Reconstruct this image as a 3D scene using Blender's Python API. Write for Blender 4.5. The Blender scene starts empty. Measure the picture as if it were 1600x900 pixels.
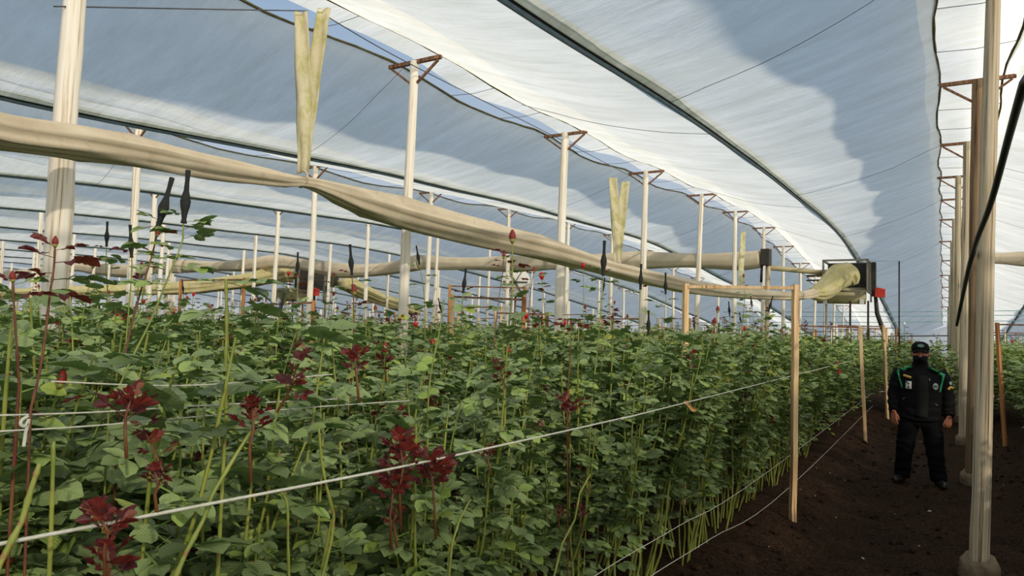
import bpy, bmesh, math, random
import numpy as np
from mathutils import Vector, Matrix, Quaternion, noise
from mathutils.bvhtree import BVHTree
SC = bpy.context.scene
COL = SC.collection
PI = math.pi
# ------------------------------------------------------------------ camera
EYE = Vector((0.0, 0.0, 1.76)); FPX = 1100.0
YAW, PITCH, ROLL = math.atan(675 / FPX), math.atan(60 / FPX), 0.031
_f = Vector((-math.sin(YAW) * math.cos(PITCH), math.cos(YAW) * math.cos(PITCH), math.sin(PITCH)))
_r0 = Vector((math.cos(YAW), math.sin(YAW), 0)); _u0 = _r0.cross(_f)
CR = _r0 * math.cos(ROLL) + _u0 * math.sin(ROLL)
CU = -_r0 * math.sin(ROLL) + _u0 * math.cos(ROLL)
cam_d = bpy.data.cameras.new('camera'); cam = bpy.data.objects.new('camera', cam_d); COL.objects.link(cam)
cam_d.sensor_width = 36; cam_d.lens = FPX / 1600 * 36; cam_d.clip_start = 0.05; cam_d.clip_end = 400
M = Matrix((CR, CU, -_f)).transposed().to_4x4(); M.translation = EYE
cam.matrix_world = M; SC.camera = cam
# ------------------------------------------------------------------ light
world = bpy.data.worlds.new('sky'); SC.world = world; world.use_nodes = True
wn = world.node_tree.nodes; wl = world.node_tree.links
bg = wn['Background']
tc = wn.new('ShaderNodeTexCoord'); sx = wn.new('ShaderNodeSeparateXYZ'); wr = wn.new('ShaderNodeValToRGB')
wl.new(tc.outputs['Generated'], sx.inputs[0]); wl.new(sx.outputs['Z'], wr.inputs[0]); wl.new(wr.outputs[0], bg.inputs[0])
wr.color_ramp.elements[0].position = 0.0; wr.color_ramp.elements[0].color = (0.82, 0.87, 0.92, 1)
wr.color_ramp.elements[1].position = 0.5; wr.color_ramp.elements[1].color = (0.34, 0.53, 0.80, 1)
bg.inputs[1].default_value = 0.60
SUN_TO = Vector((0.80, -0.50, 0.47))
sd = bpy.data.lights.new('sun', 'SUN'); sun = bpy.data.objects.new('sun', sd); COL.objects.link(sun)
sd.energy = 6.4; sd.angle = math.radians(1.6); sd.color = (1.0, 0.90, 0.75)
sun.rotation_euler = SUN_TO.to_track_quat('Z', 'Y').to_euler(); sun.location = (20, -12, 14)
vs = SC.view_settings
SC.display_settings.display_device = 'sRGB'
vs.view_transform = 'Standard'; vs.look = 'None'; vs.gamma = 1; vs.use_curve_mapping = False
vs.exposure = 0.28
SC.cycles.transparent_max_bounces = 16
SC.cycles.max_bounces = 8; SC.cycles.diffuse_bounces = 5; SC.cycles.transmission_bounces = 6
SC.cycles.sample_clamp_indirect = 6.0

# ------------------------------------------------------------------ pixel -> place
def ray(u, v):
    return (_f * FPX + CR * (u - 800) - CU * (v - 450))
def at_x(u, v, x): d = ray(u, v); return EYE + d * ((x - EYE.x) / d.x)
def at_y(u, v, y): d = ray(u, v); return EYE + d * ((y - EYE.y) / d.y)
def at_z(u, v, z=0.0): d = ray(u, v); return EYE + d * ((z - EYE.z) / d.z)
def dep(p): return (p - EYE).dot(_f)

# ------------------------------------------------------------------ materials
def lin(c):
    return tuple((x / 12.92 if x <= 0.04045 else ((x + 0.055) / 1.055) ** 2.4) for x in (v / 255 for v in c)) + (1.0,)
class NT:
    def __init__(s, name):
        s.m = bpy.data.materials.new(name); s.m.use_nodes = True
        s.n = s.m.node_tree.nodes; s.l = s.m.node_tree.links
        s.p = s.n['Principled BSDF']; s.out = s.n['Material Output']
    def add(s, t, **kw):
        n = s.n.new(t)
        for k, v in kw.items():
            if k in n.inputs.keys(): n.inputs[k].default_value = v
            else: setattr(n, k, v)
        return n
    def link(s, a, b): s.l.new(a, b)
    def coords(s, scale=(1, 1, 1), kind='Object'):
        t = s.add('ShaderNodeTexCoord'); m = s.add('ShaderNodeMapping'); m.inputs['Scale'].default_value = scale
        s.link(t.outputs[kind], m.inputs[0]); return m.outputs[0]
    def noise(s, vec, scale, detail=4, rough=0.6):
        n = s.add('ShaderNodeTexNoise', Scale=scale, Detail=detail, Roughness=rough); s.link(vec, n.inputs['Vector']); return n.outputs['Fac']
    def ramp(s, fac, stops):
        r = s.add('ShaderNodeValToRGB'); e = r.color_ramp.elements
        while len(e) < len(stops): e.new(0.5)
        for i, (p, c) in enumerate(stops): e[i].position = p; e[i].color = c
        s.link(fac, r.inputs[0]); return r.outputs[0]
    def mix(s, fac, a, b, mode='MIX'):
        m = s.add('ShaderNodeMix', data_type='RGBA', blend_type=mode)
        for sock, v in ((m.inputs[0], fac), (m.inputs[6], a), (m.inputs[7], b)):
            if isinstance(v, (int, float)): sock.default_value = v
            elif isinstance(v, tuple): sock.default_value = v
            else: s.link(v, sock)
        return m.outputs[2]
    def bump(s, h, strength=0.3, dist=0.01):
        b = s.add('ShaderNodeBump', Strength=strength, Distance=dist); s.link(h, b.inputs['Height']); s.link(b.outputs[0], s.p.inputs['Normal']); return b.outputs[0]
def simple(name, c1, c2=None, rough=0.7, scale=(8, 8, 8), metal=0.0, bump=0.0, det=4, spec=0.4):
    t = NT(name); t.p.inputs['Specular IOR Level'].default_value = spec; t.p.inputs['Roughness'].default_value = rough; t.p.inputs['Metallic'].default_value = metal
    if c2 is None: c2 = tuple(v * 0.75 for v in c1)
    f = t.noise(t.coords(scale), 1.0, det)
    t.link(t.ramp(f, [(0.3, lin(c1)), (0.72, lin(c2))]), t.p.inputs['Base Color'])
    if bump: t.bump(f, bump, 0.01)
    return t.m

def film(name, tint, stain, transp=0.21, transl=0.58, bumpd=0.05):
    t = NT(name); t.n.remove(t.p)
    v = t.coords((0.55, 2.4, 1.0)); rot = t.add('ShaderNodeMapping'); rot.inputs['Rotation'].default_value = (0, 0, 0.5); t.link(v, rot.inputs[0])
    f1 = t.noise(rot.outputs[0], 1.3, 8, 0.7)
    big = t.noise(t.coords((0.5, 0.5, 0.5)), 1.0, 3)
    fine = t.noise(t.coords((1.5, 22, 2)), 1.0, 5, 0.65)
    col = t.mix(t.ramp(f1, [(0.38, (0, 0, 0, 1)), (0.66, (1, 1, 1, 1))]), tint, stain)
    col = t.mix(t.ramp(big, [(0.4, (0, 0, 0, 1)), (0.7, (0.5, 0.5, 0.5, 1))]), col, stain)
    bmp = t.add('ShaderNodeBump', Strength=0.5, Distance=bumpd); t.link(f1, bmp.inputs['Height'])
    bm2 = t.add('ShaderNodeBump', Strength=0.2, Distance=bumpd * 0.4); t.link(fine, bm2.inputs['Height']); t.link(bmp.outputs[0], bm2.inputs['Normal'])
    d = t.add('ShaderNodeBsdfDiffuse'); tr = t.add('ShaderNodeBsdfTranslucent'); tp = t.add('ShaderNodeBsdfTransparent')
    for n in (d, tr): t.link(col, n.inputs['Color']); t.link(bm2.outputs[0], n.inputs['Normal'])
    m1 = t.add('ShaderNodeMixShader'); m1.inputs[0].default_value = transl
    t.link(d.outputs[0], m1.inputs[1]); t.link(tr.outputs[0], m1.inputs[2])
    m2 = t.add('ShaderNodeMixShader'); m2.inputs[0].default_value = transp
    t.link(m1.outputs[0], m2.inputs[1]); t.link(tp.outputs[0], m2.inputs[2]); t.link(m2.outputs[0], t.out.inputs[0])
    return t.m
FILM = film('roof_film', (0.92, 0.93, 0.92, 1), (0.70, 0.71, 0.66, 1), bumpd=0.06)
FILM_ALGAE = film('algae_film', (0.72, 0.73, 0.60, 1), (0.46, 0.47, 0.34, 1), 0.08, 0.62)
FILM_RIDGE = film('ridge_cap_film', (0.97, 0.96, 0.93, 1), (0.84, 0.82, 0.72, 1), 0.06, 0.72)
FILM_WALL = film('wall_film', (0.88, 0.89, 0.89, 1), (0.72, 0.73, 0.70, 1), 0.10, 0.6)

def wood(name, a, b, crack, zs=0.6):
    t = NT(name); t.p.inputs['Roughness'].default_value = 0.85
    oi = t.add('ShaderNodeObjectInfo'); c = t.add('ShaderNodeTexCoord'); ad = t.add('ShaderNodeVectorMath'); ad.operation = 'ADD'
    mm = t.add('ShaderNodeVectorMath'); mm.operation = 'SCALE'; mm.inputs['Scale'].default_value = 7.0
    cb = t.add('ShaderNodeCombineXYZ'); t.link(oi.outputs['Random'], cb.inputs[0]); t.link(oi.outputs['Random'], cb.inputs[1]); t.link(cb.outputs[0], mm.inputs[0])
    t.link(c.outputs['Object'], ad.inputs[0]); t.link(mm.outputs[0], ad.inputs[1])
    mp = t.add('ShaderNodeMapping'); mp.inputs['Scale'].default_value = (28, 28, zs * 4); t.link(ad.outputs[0], mp.inputs[0])
    g = t.noise(mp.outputs[0], 1.0, 6, 0.65)
    mp2 = t.add('ShaderNodeMapping'); mp2.inputs['Scale'].default_value = (6, 6, zs * 7); t.link(ad.outputs[0], mp2.inputs[0])
    k = t.noise(mp2.outputs[0], 1.0, 3)
    col = t.ramp(g, [(0.36, crack), (0.46, b), (0.62, a), (0.85, a)])
    col = t.mix(t.ramp(k, [(0.52, (0, 0, 0, 1)), (0.75, (0.65, 0.65, 0.65, 1))]), col, b)
    t.link(col, t.p.inputs['Base Color']); t.bump(g, 0.5, 0.01); return t.m
W_PALE = wood('pale_wood', lin((250, 244, 232)), lin((240, 229, 210)), lin((182, 158, 128)))
W_GREY = wood('weathered_wood', lin((214, 200, 174)), lin((186, 168, 138)), lin((96, 76, 54)))
W_BROWN = wood('brown_wood', lin((150, 124, 92)), lin((110, 86, 60)), lin((48, 34, 24)))
W_STAKE = wood('stake_wood', lin((240, 210, 166)), lin((222, 182, 132)), lin((168, 124, 82)))
W_ORANGE = wood('orange_wood', lin((206, 146, 88)), lin((176, 116, 66)), lin((84, 50, 28)))
W_DARK = wood('rusty_wood', lin((158, 116, 84)), lin((122, 84, 60)), lin((70, 46, 34)))
CONCRETE = simple('concrete', (150, 132, 108), (92, 78, 60), 0.95, (9, 9, 9), bump=0.8)
def soilmat():
    t = NT('soil'); t.p.inputs['Roughness'].default_value = 1.0; t.p.inputs['Specular IOR Level'].default_value = 0.1
    v = t.coords((1, 1, 1)); a = t.noise(v, 1.6, 6); b = t.noise(v, 26, 6, 0.75)
    c = t.ramp(a, [(0.35, lin((28, 19, 13))), (0.62, lin((48, 33, 23)))])
    c = t.mix(t.ramp(b, [(0.42, (0, 0, 0, 1)), (0.6, (0.55, 0.55, 0.55, 1)), (0.72, (1, 1, 1, 1))]), c, lin((78, 56, 38)), 'MIX')
    c = t.mix(t.ramp(t.noise(v, 70, 3), [(0.60, (0, 0, 0, 1)), (0.68, (0.75, 0.75, 0.75, 1))]), c, lin((128, 100, 72)))
    t.link(c, t.p.inputs['Base Color']); h = t.add('ShaderNodeMath'); h.operation = 'ADD'; t.link(a, h.inputs[0]); t.link(b, h.inputs[1]); t.bump(h.outputs[0], 0.9, 0.05); return t.m
SOIL = soilmat()
def leafmat(name, stops, trans, transcol, rough=0.45, under=None):
    t = NT(name); t.p.inputs['Roughness'].default_value = rough; t.p.inputs['Specular IOR Level'].default_value = 0.35
    at = t.add('ShaderNodeAttribute', attribute_name='tint'); oi = t.add('ShaderNodeObjectInfo')
    ad = t.add('ShaderNodeMath'); ad.operation = 'MULTIPLY_ADD'; t.link(oi.outputs['Random'], ad.inputs[0]); ad.inputs[1].default_value = 0.35; t.link(at.outputs['Fac'], ad.inputs[2])
    sb = t.add('ShaderNodeMath'); sb.operation = 'SUBTRACT'; t.link(ad.outputs[0], sb.inputs[0]); sb.inputs[1].default_value = 0.17
    c = t.ramp(sb.outputs[0], stops)
    uv = t.add('ShaderNodeUVMap'); uv.uv_map = 'leaf'; sp = t.add('ShaderNodeSeparateXYZ'); t.link(uv.outputs[0], sp.inputs[0])
    ab = t.add('ShaderNodeMath'); ab.operation = 'ABSOLUTE'; t.link(sp.outputs[0], ab.inputs[0])
    rib = t.ramp(ab.outputs[0], [(0.0, (0.5, 0.5, 0.5, 1)), (0.10, (0, 0, 0, 1))])
    c = t.mix(rib, c, transcol)
    wv = t.add('ShaderNodeMath'); wv.operation = 'MULTIPLY_ADD'; t.link(ab.outputs[0], wv.inputs[0]); wv.inputs[1].default_value = -0.45; t.link(sp.outputs[1], wv.inputs[2])
    sn = t.add('ShaderNodeMath'); sn.operation = 'SINE'; m2 = t.add('ShaderNodeMath'); m2.operation = 'MULTIPLY'; m2.inputs[1].default_value = 44.0; t.link(wv.outputs[0], m2.inputs[0]); t.link(m2.outputs[0], sn.inputs[0])
    t.bump(sn.outputs[0], 0.25, 0.002)
    ge = t.add('ShaderNodeNewGeometry')
    if under: c = t.mix(ge.outputs['Backfacing'], c, t.mix(0.65, c, under))
    t.link(c, t.p.inputs['Base Color'])
    tr = t.add('ShaderNodeBsdfTranslucent', Color=transcol); ms = t.add('ShaderNodeMixShader'); ms.inputs[0].default_value = trans
    t.link(t.p.outputs[0], ms.inputs[1]); t.link(tr.outputs[0], ms.inputs[2]); t.link(ms.outputs[0], t.out.inputs[0]); return t.m
LEAF = leafmat('rose_leaf', [(0.0, lin((86, 100, 64))), (0.3, lin((124, 142, 92))), (0.6, lin((153, 171, 113))), (0.86, lin((162, 187, 94))), (0.97, lin((180, 182, 84)))], 0.18, lin((96, 140, 54)), 0.42, lin((112, 130, 92)))
RED = leafmat('red_leaf', [(0.0, lin((54, 17, 19))), (0.5, lin((78, 25, 25))), (0.85, lin((112, 46, 36))), (1.0, lin((132, 92, 60)))], 0.15, lin((140, 30, 26)), 0.4, lin((140, 60, 54)))
def stemmat(name, a, b, node):
    t = NT(name); t.p.inputs['Roughness'].default_value = 0.5
    f = t.noise(t.coords((6, 6, 9)), 1.0, 3); c = t.ramp(f, [(0.35, a), (0.6, b)])
    k = t.noise(t.coords((30, 30, 40)), 1.0, 2); c = t.mix(t.ramp(k, [(0.62, (0, 0, 0, 1)), (0.7, (0.8, 0.8, 0.8, 1))]), c, node)
    t.link(c, t.p.inputs['Base Color']); return t.m
STEM = stemmat('green_stem', lin((112, 126, 46)), lin((142, 148, 64)), lin((140, 96, 58)))
STEM_RED = stemmat('red_stem', lin((92, 34, 26)), lin((112, 74, 40)), lin((80, 24, 22)))
def fabric(name, a, b, stain, amount):
    t = NT(name); t.p.inputs['Roughness'].default_value = 0.9
    g = t.noise(t.coords((2, 2, 2)), 1.0, 5); c = t.ramp(g, [(0.35, a), (0.7, b)])
    k = t.noise(t.coords((7, 7, 3)), 1.0, 6, 0.7); c = t.mix(t.ramp(k, [(0.62 - amount, (0, 0, 0, 1)), (0.78 - amount * 0.6, (0.9, 0.9, 0.9, 1))]), c, stain)
    t.link(c, t.p.inputs['Base Color']); t.bump(k, 0.25, 0.01); return t.m
DUCT = fabric('duct_fabric', lin((206, 192, 166)), lin((186, 170, 144)), lin((168, 152, 122)), 0.05)
DUCT_ALGAE = fabric('duct_fabric_algae', lin((196, 184, 142)), lin((182, 170, 122)), lin((160, 160, 62)), 0.13)
STRAP = fabric('strap_fabric', lin((204, 194, 164)), lin((190, 180, 140)), lin((150, 148, 50)), 0.17)
ALGAE = simple('algae_hem', (112, 106, 66), (72, 66, 44), 0.9, (12, 12, 12))
GUTTER = simple('gutter_film', (118, 138, 154), (92, 112, 128), 0.6, (2, 6, 2))
GDIRT = simple('gutter_dirt', (18, 18, 17), (30, 30, 26), 0.95, (14, 14, 14))
BLACK = simple('black_rubber', (16, 16, 18), (26, 26, 28), 0.55)
WIRE = simple('steel_wire', (96, 98, 100), (70, 70, 72), 0.5, metal=0.3)
TIE = simple('tie_wire', (120, 128, 134), (96, 104, 110), 0.6)
CYAN = simple('pale_green_wire', (150, 196, 186), (120, 168, 160), 0.5)
STRING = simple('white_twine', (206, 206, 192), (176, 176, 158), 0.9, (60, 60, 60))
METAL = simple('galvanised_metal', (150, 146, 132), (118, 112, 98), 0.5, (5, 5, 5), metal=0.4)
METAL_D = simple('dark_metal', (66, 62, 54), (48, 44, 38), 0.6, (5, 5, 5), metal=0.3)
CREAM = simple('cream_housing', (190, 178, 140), (168, 154, 116), 0.6, (3, 3, 3))
REDPAINT = simple('red_paint', (206, 60, 40), (180, 44, 32), 0.5)
WHITE = simple('white_paint', (228, 226, 218), (210, 208, 200), 0.6)
NETM = simple('black_net', (24, 26, 24), (44, 46, 42), 0.8, (120, 120, 120))
BUDM = simple('bud_red', (150, 34, 30), (96, 46, 34), 0.6, (30, 30, 30))
PETAL = simple('red_petal', (204, 16, 28), (158, 8, 20), 0.5, (40, 40, 40))

# ------------------------------------------------------------------ mesh builder
class MB:
    def __init__(s): s.v = []; s.f = []; s.mi = []
    def add(s, verts, faces, mi=0):
        o = len(s.v); s.v += [tuple(p) for p in verts]; s.f += [tuple(i + o for i in f) for f in faces]; s.mi += [mi] * len(faces); return s
    def box(s, c, d, rot=None, mi=0):
        c = Vector(c); R = rot or Matrix.Identity(3)
        vs = [c + R @ Vector((sx * d[0] / 2, sy * d[1] / 2, sz * d[2] / 2)) for sx in (-1, 1) for sy in (-1, 1) for sz in (-1, 1)]
        return s.add(vs, [(0, 1, 3, 2), (4, 6, 7, 5), (0, 4, 5, 1), (2, 3, 7, 6), (0, 2, 6, 4), (1, 5, 7, 3)], mi)
    def bar(s, a, b, w, h=None, mi=0):
        a = Vector(a); b = Vector(b); d = b - a; q = d.to_track_quat('Z', 'Y').to_matrix()
        return s.box((a + b) / 2, (w, h or w, d.length), q, mi)
    def tube(s, path, rad, n=6, mi=0, cap=True, fold=None):
        P = [Vector(p) for p in path]; k = len(P); rr = rad if hasattr(rad, '__len__') else [rad] * k
        up = None; vs = []; fs = []
        for i in range(k):
            d = (P[min(i + 1, k - 1)] - P[max(i - 1, 0)])
            d = d.normalized() if d.length > 1e-9 else Vector((0, 0, 1))
            if up is None: up = Vector((1, 0, 0)) if abs(d.x) < 0.8 else Vector((0, 0, 1))
            sx_ = up.cross(d).normalized(); up = d.cross(sx_).normalized()
            ra = rr[i]; rx, ry = (ra if hasattr(ra, '__len__') else (ra, ra))
            for j in range(n):
                a = 2 * PI * j / n; m = 1.0 if fold is None else fold(i / (k - 1), a)
                vs.append(P[i] + sx_ * (math.cos(a) * rx * m) + up * (math.sin(a) * ry * m))
        for i in range(k - 1):
            for j in range(n):
                j2 = (j + 1) % n; fs.append((i * n + j, i * n + j2, (i + 1) * n + j2, (i + 1) * n + j))
        if cap: fs.append(tuple(range(n))[::-1]); fs.append(tuple((k - 1) * n + j for j in range(n)))
        return s.add(vs, fs, mi)
    def ball(s, c, r, nu=8, nv=6, mi=0):
        c = Vector(c); r = r if hasattr(r, '__len__') else (r, r, r)
        vs = [c + Vector((0, 0, r[2]))]; fs = []
        for i in range(1, nv):
            t = PI * i / nv
            for j in range(nu): p = 2 * PI * j / nu; vs.append(c + Vector((r[0] * math.sin(t) * math.cos(p), r[1] * math.sin(t) * math.sin(p), r[2] * math.cos(t))))
        vs.append(c - Vector((0, 0, r[2]))); L = len(vs) - 1
        for j in range(nu):
            j2 = (j + 1) % nu; fs.append((0, 1 + j, 1 + j2)); fs.append((L, 1 + (nv - 2) * nu + j2, 1 + (nv - 2) * nu + j))
            for i in range(nv - 2): a = 1 + i * nu; fs.append((a + j, a + nu + j, a + nu + j2, a + j2))
        return s.add(vs, fs, mi)
    def grid(s, fn, nu, nv, mi=0):
        vs = [fn(i / nu, j / nv) for i in range(nu + 1) for j in range(nv + 1)]
        fs = [(i * (nv + 1) + j, (i + 1) * (nv + 1) + j, (i + 1) * (nv + 1) + j + 1, i * (nv + 1) + j + 1) for i in range(nu) for j in range(nv)]
        return s.add(vs, fs, mi)
    def mesh(s, name, mats, smooth=True):
        me = bpy.data.meshes.new(name); me.from_pydata(s.v, [], s.f)
        for m in (mats if isinstance(mats, (list, tuple)) else [mats]): me.materials.append(m)
        if any(s.mi): me.polygons.foreach_set('material_index', s.mi)
        if smooth: me.shade_smooth()
        me.update(); return me
    def build(s, name, mats, parent=None, smooth=True, loc=None):
        return put(name, s.mesh(name, mats, smooth), parent, loc)
def put(name, me, parent=None, loc=None):
    o = bpy.data.objects.new(name, me); COL.objects.link(o)
    if parent is not None: o.parent = parent
    if loc is not None: o.location = loc
    return o
def tag(o, label=None, cat=None, group=None, kind=None):
    for k, v in (('label', label), ('category', cat), ('group', group), ('kind', kind)):
        if v: o[k] = v
    return o
def thing(name, label, cat, loc=(0, 0, 0), rz=0, group=None):
    o = bpy.data.objects.new(name, None); COL.objects.link(o); o.location = loc; o.rotation_euler = (0, 0, rz); o.empty_display_size = 0.1
    return tag(o, label, cat, group)
# ------------------------------------------------------------------ setting: ground, roof, walls
R0 = random.Random(7)
BAY, ROWX, Y0, DY = 5.8, 0.31, 2.62, 3.87
YB, YE = -11.0, 57.0
_ys = np.arange(-14, 62, 0.25)
def _smooth(pts):
    z = np.interp(_ys, [p[0] for p in pts], [p[1] for p in pts]); k = np.exp(-np.linspace(-2, 2, 25) ** 2); k /= k.sum()
    return np.convolve(np.pad(z, 12, mode='edge'), k, 'valid')
_rz = _smooth([(-14, 4.9), (3, 4.95), (6.5, 4.98), (12, 5.1), (18, 5.4), (22, 5.58), (26, 5.62), (30, 5.35), (34, 5.0), (42, 4.4), (50, 3.7), (57, 2.7), (62, 2.2)])
_vz = _smooth([(-14, 3.85), (0, 3.9), (4, 4.02), (9, 4.4), (14, 4.6), (21, 4.78), (25, 4.62), (28, 4.4), (36.5, 3.82), (48.5, 2.65), (56, 1.8), (62, 1.5)])
def ridge_z(y): return float(np.interp(y, _ys, _rz))
def valley_z(y): return float(np.interp(y, _ys, _vz))
def scallop(y): return math.sin(PI * (y - Y0) / DY) ** 2
HALF = 0.34
NROW = 10
rows = [ROWX + BAY] + [ROWX - BAY * i for i in range(NROW)]
def nz(x, y, z=0.0): return noise.noise(Vector((x, y, z)))

def slope(xr, side, label, fine):
    """one roof slope: from the open ridge at xr down to the gutter; side -1 falls away to -x, +1 to +x"""
    ny, nx = (int((YE - YB) / 0.32), 12) if fine else (int((YE - YB) / 0.8), 5)
    xv = xr + side * BAY / 2
    def P(a, b):
        y = YB + (YE - YB) * a; sc = scallop(y)
        xe = xr + side * (HALF + 0.05 * sc + 0.02 * nz(y * 2.1, xr)); ze = ridge_z(y) - 0.09 * sc
        zv = valley_z(y) + 0.04 * nz(y * .3, xr, 3)
        x = xe + (xv - side * 0.03 - xe) * b; z = ze + (zv - ze) * b
        z += -0.10 * 4 * b * (1 - b) + 0.05 * nz(x * 0.7 + y * 0.35, y * 0.9 - x * .5, xr) * min(1, 6 * b * (1 - b)) + 0.02 * nz(x * 1.2 + y, y * 3, 5) * (1 - b) * min(1, 5 * b)
        return (x, y, z)
    o = MB().grid(P, ny, nx).build('ceiling', FILM)
    tag(o, label, 'roof', kind='structure')
    n = int((YE - YB) / (0.3 if fine else 0.9)); m = MB()
    m.tube([Vector(P(i / n, 0.0)) + Vector((0, 0, 0.01 + 0.012 * nz(i * .9, xr))) for i in range(n + 1)], [0.014 + 0.010 * abs(nz(i * .7, xr, 2)) for i in range(n + 1)], 5)
    h = m.build('hem', ALGAE, o)
    if fine:
        for k in range(1, 15, 2):
            y = Y0 + DY * (k + (0.5 if side > 0 else 0.05))
            a = (y - YB) / (YE - YB)
            if 0 < a < 1: MB().tube([Vector(P(a + 0.010 * t, t)) - Vector((0, 0, .02)) for t in [i / 10 for i in range(11)]], 0.0035, 4).build('tie_wire', TIE, o)
    return o
ORD = ['first', 'second', 'third', 'fourth', 'fifth', 'sixth', 'seventh', 'eighth', 'ninth', 'tenth']
for i, xr in enumerate(rows):
    who = 'right of the path' if i == 0 else ('above the path' if i == 1 else 'over the %s post row left of the path' % ORD[i - 2])
    fine = i in (0, 1, 2, 3)
    slope(xr, -1, 'whitish plastic roof slope falling left from the ridge ' + who, fine)
    slope(xr, 1, 'whitish plastic roof slope falling right from the ridge ' + who, fine)
    # open ridge: two hemmed edges with a raised strip of film over them
    def C(a, b):
        y = YB + (YE - YB) * a; sc = scallop(y); t = b * 2 - 1
        return (xr + t * (0.50 + 0.04 * sc), y, ridge_z(y) + (0.28 + 0.07 * math.sin(PI / 2 * min(1, (t + 1) / 1.3)) - 0.54 * max(0, t - .3) ** 2) - (0.09 + 0.05 * nz(y * .8, xr)) * sc + 0.02 * nz(y * 2, b * 3, xr))
    cap = MB().grid(C, int((YE - YB) / 0.4), 6).build('ceiling', FILM_RIDGE)
    tag(cap, 'raised pale film strip covering the open ridge ' + who, 'roof', kind='structure')
    if i <= 3:
        for k in range(1 if i > 1 else -3, 30):
            y = Y0 + 1.29 * k
            if y < YE - 2: MB().tube([(xr - HALF - .03, y, ridge_z(y) - .05), (xr, y, ridge_z(y) - .075), (xr + HALF + .03, y, ridge_z(y) - .05)], 0.004, 4).build('tie_wire', TIE, cap)
    # gutter in the valley left of this ridge
    xv = xr - BAY / 2; n = int((YE - YB) / 0.5); ysv = [YB + (YE - YB) * j / n for j in range(n + 1)]
    def G(a, b):
        y = YB + (YE - YB) * a; t = b * 2 - 1
        return (xv + 0.036 * t, y, valley_z(y) + 0.04 * nz(y * .3, xr, 3) + 0.01 - 0.06 * (1 - t * t))
    g = MB().grid(G, n, 6).build('gutter', GUTTER)
    tag(g, 'grey dirt-lined gutter left of the ridge ' + who, 'gutter')
    MB().tube([(xv + 0.036, y, valley_z(y) - 0.01 + 0.04 * nz(y * .3, xr, 3)) for y in ysv], [0.009 + 0.005 * abs(nz(y, xr)) for y in ysv], 6).build('dirt_line', GDIRT, g)
    MB().grid(lambda a, b: (xv + 0.04 + 0.11 * b, YB + (YE - YB) * a, valley_z(YB + (YE - YB) * a) + 0.03 * nz((YB + (YE - YB) * a) * .3, xr, 3) - .012 + 0.085 * b * 0.6), n, 2).build('algae_edge', FILM_ALGAE, g)

XL, XR = rows[-1] - BAY / 2, rows[0] + BAY / 2
# ground with raised beds
BEDS = [1.62] + [-1.86 - 1.45 * j for j in range(30)] + [3.07]
def ground_z(x, y):
    d = min(abs(x - b) for b in BEDS)
    z = 0.15 * max(0.0, min(1.0, (1.00 - d) / 0.42))
    return z + 0.025 * nz(x * 1.3, y * 1.3) + 0.018 * nz(x * 4, y * 4)
def gfn(x0, x1, y0, y1):
    return lambda a, b: (x0 + (x1 - x0) * a, y0 + (y1 - y0) * b, ground_z(x0 + (x1 - x0) * a, y0 + (y1 - y0) * b) + (0.020 * nz((x0 + (x1 - x0) * a) * 13, (y0 + (y1 - y0) * b) * 13)))
m = MB(); m.grid(gfn(-3.4, 3.0, -3, 24), 70, 250)
m.grid(gfn(XL, -3.4, -3, 58), 130, 60); m.grid(gfn(3.0, XR, -3, 58), 12, 60); m.grid(gfn(-3.4, 3.0, 24, 58), 30, 60); m.grid(gfn(XL, XR, -12, -3), 40, 10)
tag(m.build('floor', SOIL), 'dark brown bare soil of the beds and paths', 'soil', kind='structure')
# clods and litter on the path
m = MB(); rr = random.Random(5)
for _ in range(1500):
    y = 3.2 + 16 * rr.random() ** 1.7; x = rr.uniform(-1.5, 1.2); s = 0.008 + 0.03 * rr.random() ** 3
    if math.hypot(x - ROWX, 0) < .2: continue
    z = ground_z(x, y); m.ball((x, y, z + s * .2), (s * rr.uniform(.7, 1.4), s * rr.uniform(.7, 1.4), s * .7), 5, 4)
tag(m.build('soil_clods', SOIL, smooth=False), 'small crumbly soil clods scattered along the path', 'soil', kind='stuff')
m = MB()
for _ in range(46):
    y = 3.5 + 13 * rr.random() ** 1.5; x = rr.uniform(-1.35, 1.0); s = rr.uniform(0.012, 0.028); z = ground_z(x, y) + .022; a = rr.uniform(0, PI)
    R = Matrix.Rotation(a, 3, 'Z') @ Matrix.Rotation(rr.uniform(-.3, .3), 3, 'X'); c = Vector((x, y, z))
    m.add([c + R @ Vector(p) for p in ((-s, 0, 0), (0, -s * .5, .004), (s, 0, 0.002), (0, s * .5, .006))], [(0, 1, 2, 3)])
tag(m.build('plant_litter', simple('dry_litter', (196, 186, 160), (150, 132, 100), 0.9)), 'pale dry leaf bits lying on the path', 'litter', kind='stuff')
# film walls round the house
def wall(name, a, b, label):
    def W(s, t):
        x = a[0] + (b[0] - a[0]) * s; y = a[1] + (b[1] - a[1]) * s; ph = abs(((x - ROWX) / BAY) % 1 - 0.0); ph = min(ph, 1 - ph) * 2
        top = ridge_z(y) + (valley_z(y) - ridge_z(y)) * ph
        return (x, y, -0.05 + (top + 0.05) * t)
    n = int(max(abs(a[0] - b[0]), abs(a[1] - b[1])) / 0.725)
    tag(MB().grid(W, n, 6).build(name, FILM_WALL), label, 'wall', kind='structure')
wall('wall_far', (XL, YE), (XR, YE), 'low pale film end wall at the far end')
wall('wall_left', (XL, YB), (XL, YE), 'pale film side wall far beyond the beds')
wall('wall_right', (XR, YB), (XR, YE), 'pale film side wall right of the path')
wall('wall_back', (XL, YB), (XR, YB), 'pale film wall behind the camera')

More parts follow.
